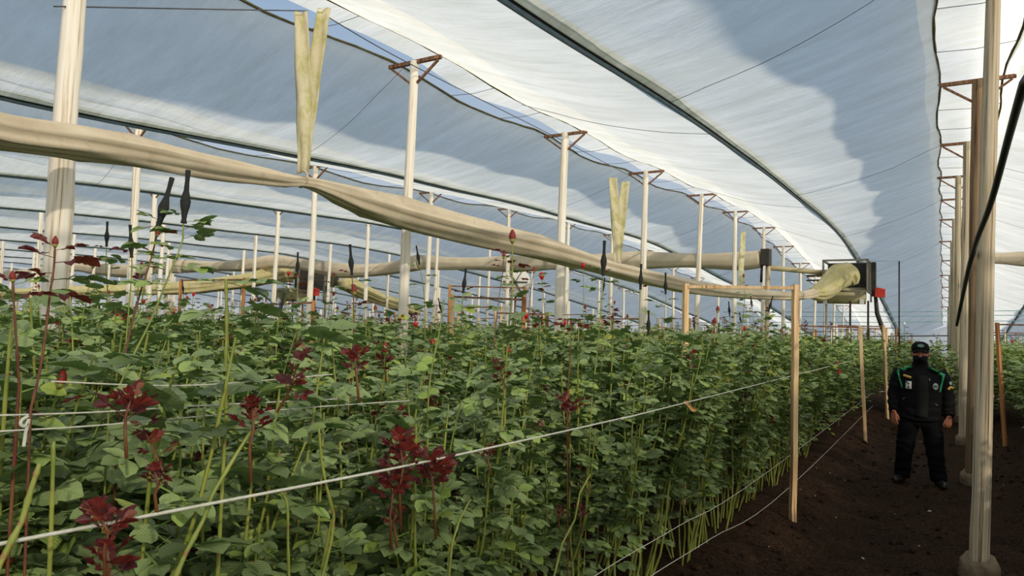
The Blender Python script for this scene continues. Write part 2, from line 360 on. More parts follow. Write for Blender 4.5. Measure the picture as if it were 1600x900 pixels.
# ------------------------------------------------------------------ posts
def pole_mesh(seed, mat, rad, n=12, segs=16):
    r = random.Random(seed); vs = []; ph = r.uniform(0, 9)
    kn = [(r.random(), r.uniform(0, 2 * PI), r.uniform(.05, .14)) for _ in range(5)]
    path = [(0.035 * nz(i / segs * 2.2, ph) * math.sin(PI * i / segs), 0.035 * nz(i / segs * 2.2, ph + 5) * math.sin(PI * i / segs), i / segs) for i in range(segs + 1)]
    def fold(t, a):
        k = 1.06 - 0.22 * t + 0.05 * nz(t * 6, ph, math.cos(a)) + 0.04 * nz(math.cos(a) * 2, math.sin(a) * 2, ph)
        for (kt, ka, kh) in kn:
            d = ((t - kt) / 0.03) ** 2 + ((math.cos(a - ka) - 1) / .15) ** 2
            k += kh * math.exp(-d)
        return k
    m = MB().tube(path, rad, n, fold=fold); return m.mesh('pole', mat)
POLE = {'pale': [pole_mesh(i, W_PALE, 0.085) for i in range(4)], 'grey': [pole_mesh(20 + i, W_GREY, 0.098) for i in range(3)], 'brown': [pole_mesh(30, W_BROWN, 0.098)]}
def head_meshes():
    bar = MB().box((0, 0, 0), (0.80, 0.042, 0.045)).mesh('crossbar', W_DARK, False)
    st = [MB().bar((s * 0.05, 0, -0.26), (s * 0.36, 0, -0.03), 0.026).mesh('strut', W_DARK, False) for s in (-1, 1)]
    return bar, st
HB, HS = head_meshes()
FOOT = []
for i in range(3):
    m = MB(); r = random.Random(i); m.tube([(0, 0, -0.05), (0, 0, 0.02), (0.01, 0, 0.14), (0.0, 0.01, 0.2), (0, 0, 0.215)], [0.13, 0.165, 0.16, 0.15, 0.1], 12, fold=lambda t, a, i=i: 1 + 0.16 * nz(math.cos(a) * 1.5 + i, math.sin(a) * 1.5, t * 3)); FOOT.append(m.mesh('footing', CONCRETE))
POSTS = []
def post(x, y, ztop, top_dx, label, group=None, style='pale', var=0, foot=False, head=True, thick=1.0, base_dx=0.0):
    z0 = ground_z(x, y)
    t = thing('wooden_post', label, 'post', (x + base_dx, y, z0), 0, group)
    lean = top_dx - base_dx; h = ztop - z0
    p = put('pole', POLE[style][var % len(POLE[style])], t); p.rotation_euler = (0, math.atan2(lean, h), 0); p.scale = (thick, thick, math.hypot(h, lean))
    if head:
        for me in [HB] + HS:
            c = put(me.name.split('.')[0], me, t); c.location = (lean, 0, h - 0.01)
    if foot: put('footing', FOOT[var % 3], t).scale = (.78,) * 3
    POSTS.append((x, y)); return t
# row beside the path (pixel tops / feet read off the photograph)
lab_r = ['pale stout post nearest the man, on a muddy concrete footing', 'brown post with a bracket head just behind the nearest path post', 'knotty third post of the row behind the man', 'slim fourth post of the row behind the man']
for k in range(-1, 13):
    y = Y0 + DY * k + (-0.1 if k == 1 else 0)
    dx = [0, -.1, .04, .06, .05, -.02, .03][k + 1] if k < 6 else R0.uniform(-.05, .08)
    if k == 0 or k == -1: continue
    i = k - 1
    post(ROWX, y, ridge_z(y) - 0.05, dx, lab_r[i] if i < 4 else 'far thin post in the row running along the path', None if i < 4 else 'far posts along the path', 'brown' if k == 2 else 'grey', k, foot=k < 6, thick=(.60 if k == 1 else .68 if k == 2 else .74), base_dx=-.09 if k == 1 else -.02)
nm1 = ['pale cracked post crossed by the beige duct at the left edge', 'pale post rising just right of the green straps', 'pale straight post crossed by the duct right of centre', 'pale post with bracket head behind the second strap pair', 'pale slim post right of the second strap pair']
for i in range(1, NROW):
    x = ROWX - BAY * i
    for k in range(0, 13):
        y = Y0 + DY * k
        if y > 52 or (i > 1 and k == 0 and i > 3): continue
        u = Vector((x, y, 4)) - EYE
        if u.dot(CR) / u.dot(_f) * FPX < -860 or u.dot(_f) < 1: continue
        if i == 1 and k < 5: lab, grp = nm1[k], None
        else: lab, grp = 'pale slender roof post standing far off among the roses', 'roof posts far off among the roses'
        post(x, y, ridge_z(y) - 0.05, R0.uniform(-.05, .12), lab, grp, 'pale', R0.randrange(4), head=i <= 4, thick=1.0 if (i == 1 and k == 0) else R0.uniform(.72, .88), base_dx=R0.uniform(-.06, .06))
# ------------------------------------------------------------------ air ducts, straps, fans
def mpp(p): return dep(p) / FPX
def resample(P, n):
    P = [Vector(p) for p in P]; out = []
    for i in range(n + 1):
        t = i / n * (len(P) - 1); k = min(int(t), len(P) - 2); f = t - k
        p0 = P[max(k - 1, 0)]; p1 = P[k]; p2 = P[k + 1]; p3 = P[min(k + 2, len(P) - 1)]
        out.append(0.5 * ((2 * p1) + (p2 - p0) * f + (2 * p0 - 5 * p1 + 4 * p2 - p3) * f * f + (3 * p1 - p0 - 3 * p2 + p3) * f ** 3))
    return out
def duct(label, pts, n, group=None, mats=DUCT, ph=0.0, sides=28, flat=0.8, pleat=0.2, lobes=5):
    """pts: (point, half width)"""
    P = resample([p for p, r in pts], n); R = [v.x for v in resample([Vector((r, 0, 0)) for p, r in pts], n)]
    def fold(t, a):
        s = t * len(pts)
        return 1 + pleat * (1.1 - 1.7 * abs(math.sin(a * lobes / 2 + .7 * math.sin(s * 1.1 + ph) + ph)) ** .6) + pleat * 0.6 * math.sin(a * 9 + ph * 2 + s * .7) + 0.05 * nz(math.cos(a) * 2, math.sin(a) * 2, s * 1.2 + ph)
    o = MB().tube(P, [(r * flat, r) for r in R], sides, fold=fold).build('air_duct', mats)
    return tag(o, label, 'duct', group)
near = [(-70, 181, -5.0, 42), (0, 203, -5.0, 34), (120, 222, -5.0, 30), (240, 244, -5.0, 27), (350, 266, -5.0, 22), (440, 281, -5.0, 14), (470, 284, -5.0, 10.5), (500, 291, -5.0, 14), (560, 313, -5.0, 23), (640, 338, -5.0, 27), (760, 368, -4.95, 25), (860, 392, -4.8, 20), (950, 418, -4.7, 14), (1010, 433, -4.6, 14), (1090, 450, -4.3, 13), (1155, 459, -4.05, 9), (1210, 462, -3.7, 8.5), (1252, 462, -3.3, 8), (1272, 458, -3.05, 9)]
DP = []
for (u, v, x, hw) in near: p = at_x(u, v, x); DP.append((p, hw * mpp(p)))
nd = duct('long beige fabric air duct sagging across the roses from the left edge', DP, 120)
mouth = []
FANY = 25.0
for (u, v, y, hw) in ((1268, 459, 22.7, 9), (1281, 457, 23.1, 14), (1292, 450, 23.6, 17), (1302, 440, 23.95, 19), (1312, 432, 24.2, 20), (1322, 430, 24.4, 19), (1330, 436, 24.5, 15), (1334, 445, 24.55, 7)):
    p = at_y(u, v, y); mouth.append((p, hw * mpp(p)))
mo = duct('x', mouth, 22, mats=DUCT_ALGAE, ph=2, flat=0.95, pleat=.07, lobes=11, sides=66); mo.name = 'duct_mouth'; mo.parent = nd
for k in ('label', 'category'): del mo[k]
mo['label'] = 'algae green pleated mouth of the duct'
def strap(label, tops, bottom, w, group=None):
    t = thing('hanging_strap', label, 'strap', bottom, 0, group)
    for j, (tp, side) in enumerate(tops):
        n = 14; a = Vector(tp) - Vector(bottom); m = MB(); d = CR.copy(); d.z = 0; d.normalize()
        def S(s, q, side=side):
            k = 1 - s; ww = w * (0.55 + 0.55 * math.sin(PI * min(1, 0.10 + s * .62)))
            p = a * s + d * ((q - .5) * ww) ; f = Vector((-d.y, d.x, 0))
            return p + d * (side * w * .36 * s * s) + f * (0.03 * math.sin(q * PI * 2 + s * 5 + j) * w * 6 + 0.012 * math.sin(s * 17 + j))
        m.grid(S, n, 6); ob = m.build('band', STRAP, t)
        so = ob.modifiers.new('s', 'SOLIDIFY'); so.thickness = 0.006
    ring = MB(); ring.tube([Vector((0.0 + .012 * math.sin(i), 0, 0)) + Vector((math.cos(2 * PI * i / 14) * w * .48, 0.012 * math.sin(i * 2), math.sin(2 * PI * i / 14) * w * .62 - w * .42)) for i in range(15)], 0.009, 6, cap=False)
    ring.build('tie_loop', DUCT, t); return t
b = at_x(472, 270, -5.0); yb = b.y
strap('pair of green stained fabric straps tied round the duct at upper left', [(at_x(479, 20, -5.25), -1), (at_x(500, 14, -5.25), 1)], b, 0.13)
b = at_x(965, 412, -4.68)
strap('thinner pair of yellow green straps holding the duct right of centre', [(at_x(962, 278, -5.0), -1), (at_x(973, 284, -5.0), 1)], b, 0.15)
b = at_x(1157, 452, -4.05)
strap('single thin yellow strap hanging to the far end of the duct', [(at_x(1161, 362, -4.5), 0)], b, 0.13)

def fan(label, c, s, rz, group=None, light=True):
    t = thing('fan_heater', label, 'fan', c, rz, group)
    m = MB(); w = s / 2
    for (a, b2) in (((-w, -w, -w * .55), (-w, -w, w)), ((w, -w, -w * .55), (w, -w, w)), ((-w, w, -w), (-w, w, w)), ((w, w, -w), (w, w, w)), ((-w, -w, w), (w, -w, w)), ((-w, w, w), (w, w, w)), ((-w, -w, w), (-w, w, w)), ((w, -w, w), (w, w, w)), ((-w, -w, -w * .55), (w, -w, -w * .55)), ((w, -w, -w * .55), (w, w, -w * .55)), ((-w, -w, -w * .55), (-w, w, -w * .55))):
        m.bar(a, b2, s * .045)
    m.build('frame', METAL, t, False)
    MB().box((0, w * .5, w * .25), (s * .94, s * .05, s * .72)).build('back_panel', METAL_D, t, False)
    MB().box((w * .97, 0, w * .25), (s * .03, s * .9, s * .7)).build('side_panel', METAL_D, t, False)
    MB().tube([(-w * 1.35, -w * .3, -w * .74), (w * .86, -w * .3, -w * .74)], [w * .40, w * .42], 18).build('burner_drum', CREAM, t)
    for k in (-.95, .72): MB().box((w * k, -w * .62, -w * 1.04), (s * .09, s * .09, s * .12)).build('clamp', WHITE, t, False)
    MB().box((w * 1.20, 0, w * .1), (s * .10, s * .2, s * .85)).build('control_box', METAL_D, t, False)
    m = MB(); m.box((0, 0, 0), (s * .22, s * .16, s * .2)); m.ball((-s * .02, 0, s * .09), (s * .1, s * .08, s * .05), 8, 6); lp = m.build('alarm_box', REDPAINT, t, False); lp.location = (w * 1.5, -s * .1, -w * .6)
    for k in (-.9, .2, 1.0):
        MB().tube([(w * k, -w * .6, -w), (w * k, -w * .6, -c[2])], 0.035, 6).build('support_leg', METAL_D if k > 0 else METAL, t)
    for k in range(3): MB().tube([(-w * 2.0, w * .4, w * (.6 - .25 * k)), (-w, w * .4, w * (.62 - .25 * k))], 0.03, 6).build('pipe', METAL_D, t)
    m = MB().tube([(w * 1.25, 0, -w * .4), (w * 1.35, 0, -w * 1.6), (w * 1.9, .3, -c[2] * .62), (w * 2.3, .5, -c[2] * .8)], [.05, .07, .07, .06], 8); m.build('exhaust_pipe', METAL_D, t)
    return t
fc = at_y(1324, 440, FANY + .55)
fan('grey framed fan heater at the end of the beige duct, red box on its side', fc, 1.3, 0)
f2 = at_y(468, 441, FANY)
fan('distant fan heater with a yellow green duct, left of centre', f2, 1.75, math.radians(0))
pts = [(at_y(452, 432, FANY - .3), .42), (at_y(440, 428, FANY - .9), .52), (at_x(400, 436, f2.x - .3), .42), (at_x(350, 443, f2.x - .3), .40), (at_x(300, 449, f2.x - .4), .34), (at_x(230, 452, f2.x - .4), .3), (at_x(120, 456, f2.x - .4), .26), (at_x(-40, 462, f2.x - .4), .22)]
duct('distant yellow green air duct running left from the far fan heater', pts, 60, mats=DUCT_ALGAE, ph=1)
pts = [(at_y(538, 443, FANY + 3), .42), (at_y(565, 455, FANY + 5), .5), (at_y(600, 470, FANY + 8), .45), (at_y(650, 486, FANY + 12), .4)]
duct('short yellow duct sloping down behind the post crossed by the straps', pts, 24, mats=DUCT_ALGAE, ph=3)
# dark motor beside the second fan, round blower further right
c = at_y(510, 437, FANY + 3); t = thing('motor_box', 'dark motor box on a pole right of the distant fan heater', 'motor', c)
MB().box((0, 0, 0), (1.1, .8, .8)).build('housing', METAL_D, t, False); m = MB()
for k in range(5): m.box((-.44 + .22 * k, -.42, 0), (.05, .06, .74))
m.build('cooling_fin', METAL, t, False); MB().tube([(0, 0, -.4), (0, 0, -c.z)], .06, 8).build('pole', METAL, t)
c = at_y(806, 441, FANY + 2); t = thing('round_blower', 'pale round blower on a thin pole in the distance, centre', 'fan', c, .5)
MB().tube([(0, -.35, 0), (0, -.3, 0), (0, .3, 0), (0, .42, 0)], [.62, .66, .66, .5], 18).build('housing', WHITE, t)
m = MB()
for k in range(6): a = k * PI / 3; m.bar((0, -.38, 0), (math.cos(a) * .55, -.36, math.sin(a) * .55), .16, .03)
m.build('blade', METAL_D, t, False); MB().tube([(0, 0, -.6), (0, 0, -c.z)], .05, 8).build('pole', METAL, t)
# cross duct
YC = 23.0
def cross(label, us, hw, ph, half):
    P = []
    for k, (u, v) in enumerate(us): p = at_y(u, v, YC); P.append((p, half * (1 + .15 * math.sin(k * 2.3 + ph))))
    return duct(label, P, 60, ph=ph, flat=.75, pleat=.06)
cross('beige cross duct running from the bracket posts leftward behind the near duct', [(1188, 405), (1150, 408), (1080, 407), (1000, 407), (930, 409), (870, 411), (800, 412), (740, 412), (700, 412), (655, 410)], 11, 0.3, .27)
cross('beige cross duct dipping between the strap post and the left distant fan', [(655, 410), (610, 419), (560, 423), (520, 421), (470, 413), (428, 409), (390, 414), (340, 416), (290, 416)], 9, 1.4, .30)
cross('beige cross duct in the far left distance', [(286, 416), (240, 420), (200, 424), (150, 420), (120, 417), (80, 423), (40, 428), (-30, 430), (-110, 436)], 9, 2.2, .34)
cross('olive beige duct on the bay right of the path', [(1530, 404), (1560, 404), (1600, 405), (1640, 406), (1900, 410)], 8, 2.9, .17)
a = at_y(1202, 418, YC + .2); b = at_y(1294, 427, FANY + .3)
tag(MB().tube([a, b], .085, 10).build('steel_pipe', CREAM), 'bright metal pipe between the bracket post and the fan heater', 'pipe')
c = at_y(1197, 402, YC); t = thing('motor_box', 'small dark motor on the bracket post at the right end of the cross duct', 'motor', c)
MB().box((0, 0, 0), (.26, .4, .5)).build('housing', METAL_D, t, False); MB().tube([(-.1, -.1, -.25), (-.12, -.1, -.8)], .04, 6).build('cable', BLACK, t)
MB().tube([(0.05, 0.1, .3), (0.02, .1, -c.z)], .07, 8).build('pole', W_GREY, t)
# thin pipe frame near the end wall
p1 = at_y(1345, 428, 30); p2 = at_y(1362, 408, 30); p3 = at_y(1405, 408, 30); p4 = Vector((p3.x, 30, 0.1))
tag(MB().tube([p1, p2, p3, p4], .028, 6).build('pipe_frame', METAL_D), 'thin dark pipe frame bent over near the far end of the path', 'pipe')
# ------------------------------------------------------------------ wires and hose
for k, (v, mm, lb) in enumerate(((486, CYAN, 'topmost'), (493, CYAN, 'second'), (502, CYAN, 'third'), (524, WIRE, 'lowest dark'))):
    a = at_y(1130, v + 1.5, 38); b = at_y(1640, v - 1, 38)
    tag(MB().tube([a, (a + b) / 2 - Vector((0, 0, .04)), b], .016 if k < 3 else .03, 5).build('cross_wire', mm), '%s of the horizontal wires strung across the far end of the path' % lb, 'wire')
for (L, lb) in (([(84, 10, -5.45), (300, 14, -5.4), (480, 17, -5.25)], 'thin dark wire from the cracked left post to the green straps'), ([(513, 27, -5.25), (600, 78, -5.3), (700, 130, -5.35), (868, 214, -5.45), (1000, 283, -5.5)], 'thin dark wire running from the green straps past the bracket heads')):
    tag(MB().tube(resample([at_x(*q) for q in L], 20), .006, 5).build('support_wire', WIRE), lb, 'wire')
hose = [(1640, 0, 2.7), (1600, 130, 3.1), (1576, 215, 3.7), (1548, 318, 4.7), (1523, 386, 6.0), (1508, 445, 8.5), (1495, 508, 12.0)]
tag(MB().tube(resample([Vector((.45, 2.2, 4.92))] + [at_y(*q) for q in hose], 46), [.016] * 34 + [.02] * 13, 8).build('hose', BLACK), 'thick black hose hanging down past the path posts', 'hose')
# ------------------------------------------------------------------ bed frames (two stakes and a bar)
def stake_mesh(seed, mat, w=.060, n=10):
    r = random.Random(seed); m = MB(); m.tube([(.008 * nz(i * .5, seed), .008 * nz(i * .5, seed, 4), i / n) for i in range(n + 1)], [w * (.55 + .04 * nz(i, seed, 8)) for i in range(n + 1)], 4); return m.mesh('stake', mat, False)
STAKES = [stake_mesh(1, W_STAKE), stake_mesh(2, W_STAKE), stake_mesh(3, W_ORANGE), stake_mesh(4, W_PALE, .050)]
BARM = [MB().box((.5, 0, 0), (1, .026, .024)).mesh('crossbar', W_DARK, False), MB().box((.5, 0, 0), (1, .04, .03)).mesh('crossbar', W_STAKE, False)]
def bed_frame(a0, a1, b1, label, group=None, sv=(0, 1), bv=0, b0=None):
    """a0 foot, a1 top of the first stake; b1 top of the second"""
    a0, a1, b1 = Vector(a0), Vector(a1), Vector(b1)
    b0 = Vector(b0) if b0 is not None else Vector((b1.x, b1.y, ground_z(b1.x, b1.y) - .05))
    t = thing('bed_frame', label, 'frame', a0, 0, group)
    for (p, q, s) in ((a0, a1, sv[0]), (b0, b1, sv[1])):
        o = put('stake', STAKES[s], t, p - a0); d = q - p; o.rotation_euler = d.to_track_quat('Z', 'Y').to_euler(); o.scale = (1, 1, d.length + .03)
    d = b1 - a1; o = put('crossbar', BARM[bv], t, a1 - a0); o.rotation_euler = d.to_track_quat('X', 'Z').to_euler(); o.scale = (d.length, 1, 1)
    return t
a0 = at_z(1239, 824, 0.05); a1 = at_y(1243, 450, a0.y); b1 = at_z(1072, 448, a1.z)
bed_frame(a0 - Vector((0, 0, .05)), a1, b1, 'nearest wooden bed frame, tall pale stake standing at the edge of the path', None, (0, 1), 1)
a0 = at_z(1353, 693, 0.05); bed_frame(a0 - Vector((0, 0, .05)), (a0.x - .10, a0.y + .1, 1.92), (a0.x - 1.05, a0.y, 1.92), 'second wooden bed frame along the path, stake left of the man', None, (0, 0), 0)
a0 = at_z(1387, 655, 0.05); bed_frame(a0 - Vector((0, 0, .05)), (a0.x - .08, a0.y, 2.0), (a0.x - 1.0, a0.y, 2.0), 'third wooden bed frame along the path, close beside the man', None, (1, 3), 0)
a0 = at_z(1571, 700, 0.05); a1 = at_y(1558, 507, a0.y); bed_frame(a0 - Vector((0, 0, .05)), a1, a1 + Vector((1.0, .05, 0.0)), 'orange wooden bed frame right of the path posts', None, (2, 2), 0)
a1 = at_x(382, 437, -9.6); bed_frame((a1.x, a1.y, .1), a1, at_z(283, 438, a1.z), 'orange stake frame left of the yellow green distant duct', None, (2, 2), 0)
a1 = at_x(703, 447, -8.2); bed_frame((a1.x, a1.y, .1), a1, at_z(820, 450, a1.z), 'orange stake frame with a long dark bar near the centre', None, (2, 2), 0)
a1 = at_x(1068, 449, -3.2)
for j, bx in enumerate(BEDS):
    if bx < -34 or bx > 2: continue
    for k in range(0, 12):
        y = 6.9 + 3.9 * k + R0.uniform(-.6, .6) if j > 1 else 19.0 + 3.9 * k
        if j in (2, 3, 4, 5) and k in (0, 2) and False: continue
        if y > 50: continue
        u = Vector((bx, y, 2)) - EYE; px = 800 + u.dot(CR) / u.dot(_f) * FPX
        if px < -40 or px > 1640: continue
        if R0.random() < (.48 if bx > -16 else .7): continue
        h = R0.uniform(1.92, 2.22); w = .5
        bed_frame((bx + w, y, ground_z(bx + w, y) - .05), (bx + w + R0.uniform(-.05, .05), y, h), (bx - w, y + R0.uniform(-.05, .05), h + R0.uniform(-.06, .06)), 'thin wooden bed frame sticking up from the rose beds', 'bed frames standing among the roses', (R0.choice((0, 1, 2, 3, 0)), R0.choice((0, 1, 3))), 0)
# strings along the bed edge
def string(label, pts, r=.0035, x=None):
    return tag(MB().tube(resample(pts, 24), r, 5).build('twine', STRING), label, 'string')
sx = -1.21
P = [at_x(u, v, sx) for u, v in ((-60, 864), (0, 850), (350, 783), (700, 714), (1000, 647), (1060, 632))]; P.append(Vector((sx - .08, 14, P[-1].z)))
string('thick pale twine stretched across the front of the near rose bed', P, .0034)
P = [at_x(u, v, sx) for u, v in ((940, 893), (1060, 822), (1200, 737))]; zz = P[1].z; string('lower twine along the path edge of the near bed', [(sx, 1.4, P[0].z + .0)] + P + [Vector((sx, 16, P[-1].z))], .002)
P = [at_x(u, v, sx + .03) for u, v in ((1010, 905), (1110, 842), (1235, 760))]; string('lowest twine near the bare canes of the near bed', [P[0] + Vector((0, -.8, 0))] + P + [Vector((sx, 16, P[-1].z))], .002)
for (q, lb) in ((((0, 649), (150, 644), (330, 633), (560, 622)), 'upper of two thin twines at the left, far side of the near bed'), (((0, 674), (150, 665), (320, 650), (520, 634), (640, 626)), 'lower of two thin twines at the left, carrying the white knot'), (((80, 596), (300, 602), (520, 585)), 'faint thin twine behind the left red shoot')):
    P = [at_x(u, v, -1.5) for u, v in q]; string(lb, P, .0019)
P = [at_x(u, v, -1.42) for u, v in ((44, 650), (34, 657), (33, 664), (40, 666), (45, 655), (41, 672), (39, 684), (37, 698))]
tag(MB().tube(resample(P, 40), .0032, 6).build('string_knot', STRING), 'white knotted string end dangling from the left twines', 'string')
# ------------------------------------------------------------------ roses
def np_mesh(name, V, Q, mats, tint=None, uv=None, mi=None, smooth=True):
    """V n x 3, Q m x 4 quads"""
    me = bpy.data.meshes.new(name); n, m = len(V), len(Q)
    me.vertices.add(n); me.vertices.foreach_set('co', np.ascontiguousarray(V, dtype=np.float32).ravel())
    me.loops.add(m * 4); me.loops.foreach_set('vertex_index', np.ascontiguousarray(Q, dtype=np.int32).ravel())
    me.polygons.add(m); me.polygons.foreach_set('loop_start', np.arange(0, 4 * m, 4, dtype=np.int32))
    for x in mats: me.materials.append(x)
    if mi is not None: me.polygons.foreach_set('material_index', np.ascontiguousarray(mi, dtype=np.int32))
    if smooth: me.polygons.foreach_set('use_smooth', np.ones(m, dtype=bool))
    if tint is not None:
        a = me.attributes.new('tint', 'FLOAT', 'POINT'); a.data.foreach_set('value', np.ascontiguousarray(tint, dtype=np.float32))
    if uv is not None:
        l = me.uv_layers.new(name='leaf'); l.data.foreach_set('uv', np.ascontiguousarray(uv[Q.ravel()], dtype=np.float32).ravel())
    me.update(calc_edges=True); me.validate(); return me
def leaflet(lod, rng=None):
    """unit leaflet along +Y: verts, quads, uv"""
    if lod == 0:
        vv = [0, .10, .24, .40, .56, .72, .86, .95, 1.0]; ww = [.02, .19, .31, .36, .35, .285, .18, .085, .004]; V = []; U = []; Q = []
        for i, (v, w) in enumerate(zip(vv, ww)):
            k = 1 + (.05 if i % 2 else -.03)
            dz = -.10 * v * v
            for sx_ in (-1, -.5, 0, .5, 1): V.append((sx_ * w * k, v, abs(sx_) * w * .28 + dz + .012 * math.sin(v * 19 + sx_ * 3) * abs(sx_))); U.append((sx_, v))
        for i in range(len(vv) - 1):
            for j in range(4): a = i * 5 + j; Q.append((a, a + 1, a + 6, a + 5))
    elif lod == 1:
        V = [(0, 0, 0), (.32, .28, .10), (.30, .66, .02), (0, 1, -.1), (-.30, .66, .02), (-.32, .28, .10)]; U = [(0, 0), (1, .28), (1, .66), (0, 1), (-1, .66), (-1, .28)]
        Q = [(0, 1, 2, 3), (0, 3, 4, 5)]
    else:
        V = [(0, 0, 0), (.36, .45, .06), (0, 1, -.12), (-.36, .45, .06)]; U = [(0.3, 0), (1, .45), (0.3, 1), (-1, .45)]; Q = [(0, 1, 2, 3)]
    return np.array(V, float), np.array(Q, int), np.array(U, float)
def rotm(ax, a): return np.array(Matrix.Rotation(a, 3, ax))
def compound(lod, seed, five=True):
    """a rose leaf of five leaflets on a petiole, unit length about 1: verts, quads, uv, tint"""
    r = random.Random(seed); VV = []; QQ = []; UU = []; TT = []; o = 0
    spec = [(0, .60, 0, .43), (-1, .56, .92, .40), (1, .55, .95, .40), (-1, .33, 1.05, .33), (1, .32, 1.0, .33)] if five else [(0, .42, 0, .55), (-1, .38, .85, .5), (1, .37, .9, .5)]
    for (s, y, a, L) in spec:
        V, Q, U = leaflet(lod); L *= r.uniform(.9, 1.12)
        M3 = rotm('Z', -s * a + r.uniform(-.15, .15)) @ rotm('X', r.uniform(-.3, .25)) @ rotm('Y', s * r.uniform(-.1, .4) + r.uniform(-.15, .15))
        V = (V * np.array((L * 1.06, L, L))) @ M3.T + np.array((s * .015, y, -.10 * y * y))
        VV.append(V); QQ.append(Q + o); UU.append(U); TT.append(np.full(len(V), r.uniform(.22, .78))); o += len(V)
    if lod < 2:   # petiole as a thin folded strip
        k = 3 if lod == 0 else 1; w = .016; top = .6 if five else .42; ys_ = [top * i / k for i in range(k + 1)]
        V = np.array([(sx_ * w, y, -.10 * y * y - (.012 if sx_ == 0 else 0)) for y in ys_ for sx_ in (-1, 0, 1)])
        Q = np.array([(i * 3 + j, i * 3 + j + 1, i * 3 + j + 4, i * 3 + j + 3) for i in range(k) for j in range(2)]); VV.append(V); QQ.append(Q + o); UU.append(np.tile((.0, .5), (len(V), 1))); TT.append(np.full(len(V), .8))
    return np.concatenate(VV), np.concatenate(QQ), np.concatenate(UU), np.concatenate(TT)
CL = {l: [compound(l, s * 7 + l, s % 4 != 3) for s in range(8)] for l in (0, 1, 2)}
LEAFM = [np_mesh('leaf', c[0], c[1], [LEAF], c[3], c[2]) for c in CL[0]]
REDM = [np_mesh('leaf', c[0] * np.array((.72, 1, 1.3)), c[1], [RED], c[3], c[2]) for c in CL[0][:4]]
def frame_to(pos, az, pitch, roll, size):
    R = Matrix.Rotation(az, 3, 'Z') @ Matrix.Rotation(pitch, 3, 'X') @ Matrix.Rotation(roll, 3, 'Y')
    m = (R * size).to_4x4(); m.translation = pos; return m
def polyline_at(P, t):
    k = min(int(t * (len(P) - 1)), len(P) - 2); f = t * (len(P) - 1) - k; return P[k].lerp(P[k + 1], f)
def gen_bush(seed, dens=1.0):
    r = random.Random(seed); canes = []; leaves = []; tops = []
    for c in range(r.randint(4, 6)):
        a = r.uniform(0, 2 * PI); H = r.uniform(1.28, 1.68); out = r.uniform(.05, .26)
        b = Vector((math.cos(a) * r.uniform(.01, .09), math.sin(a) * r.uniform(.01, .10), -.04)); d = Vector((math.cos(a), math.sin(a), 0))
        P = [b]
        for k, (hz, oz) in enumerate(((.22, .35), (.5, .62), (.78, .85), (1.0, 1.0))):
            P.append(b + d * out * oz + Vector((r.uniform(-.04, .04), r.uniform(-.04, .04), H * hz)))
        canes.append((P, [.0075, .0066, .0052, .004, .0026])); tops.append(P[-1])
        for q in range(r.randint(1, 2)):
            s = polyline_at(P, r.uniform(.35, .62)); aa = a + r.uniform(-1.5, 1.5); hh = r.uniform(.35, .75)
            Q = [s, s + Vector((math.cos(aa) * .09, math.sin(aa) * .09, hh * .4)), s + Vector((math.cos(aa) * .13, math.sin(aa) * .13, hh))]
            if Q[-1].z < 1.72: canes.append((Q, [.0055, .0045, .003])); tops.append(Q[-1])
    for P, rad in canes:
        L = sum((P[i + 1] - P[i]).length for i in range(len(P) - 1)); az = r.uniform(0, 6); n = int(L / .046 * dens)
        for k in range(n):
            p = polyline_at(P, (k + r.random()) / n); az += 2.4 + r.uniform(-.4, .4)
            if p.z < .25 or (p.z < .55 and r.random() < .5): continue
            top = p.z / 1.5
            leaves.append((frame_to(p, az, r.uniform(-.25, .55) + (.12 if top > 1 else 0), r.uniform(-.3, .3), r.uniform(.11, .165) * (1.0 if top < 1.0 else .85)), r.randrange(8)))
    return canes, leaves, tops
NV = 9
BUSH = [gen_bush(100 + i) for i in range(NV)]
def stem_mesh(canes, n=5):
    m = MB(); r = random.Random(3)
    for P, rad in canes:
        k = 9; PP = resample(P, k); R = [np.interp(i / k * (len(rad) - 1), range(len(rad)), rad) for i in range(k + 1)]
        R = [q * (1.28 if i % 3 == 1 else 1) for i, q in enumerate(R)]
        m.tube(PP, R, n, cap=False)
    return m.mesh('stem', STEM)
def foliage(leaves, lod, seed, size=1.0, keep=1.0):
    r = np.random.RandomState(seed); VV = []; QQ = []; UU = []; TT = []; o = 0
    for Mx, k in leaves:
        if keep < 1 and r.rand() > keep: continue
        V, Q, U, T = CL[lod][k]; A = np.array(Mx)
        VV.append((V * size) @ A[:3, :3].T + A[:3, 3]); QQ.append(Q + o); UU.append(U); t = r.rand(); TT.append(T * .7 + .5 * (t - .5) + (.32 if t > .93 else 0) + .12); o += len(V)
    return np.concatenate(VV), np.concatenate(QQ), np.concatenate(UU), np.concatenate(TT)
STEM0 = [stem_mesh(b[0], 6) for b in BUSH]
STEM1 = [stem_mesh(b[0], 4) for b in BUSH]
FOL1 = []
for i, b in enumerate(BUSH): V, Q, U, T = foliage(b[1], 1, i); FOL1.append(np_mesh('foliage', V, Q, [LEAF], T, U))
FOL2D = [foliage(b[1], 2, i, 1.35, .6) for i, b in enumerate(BUSH)]
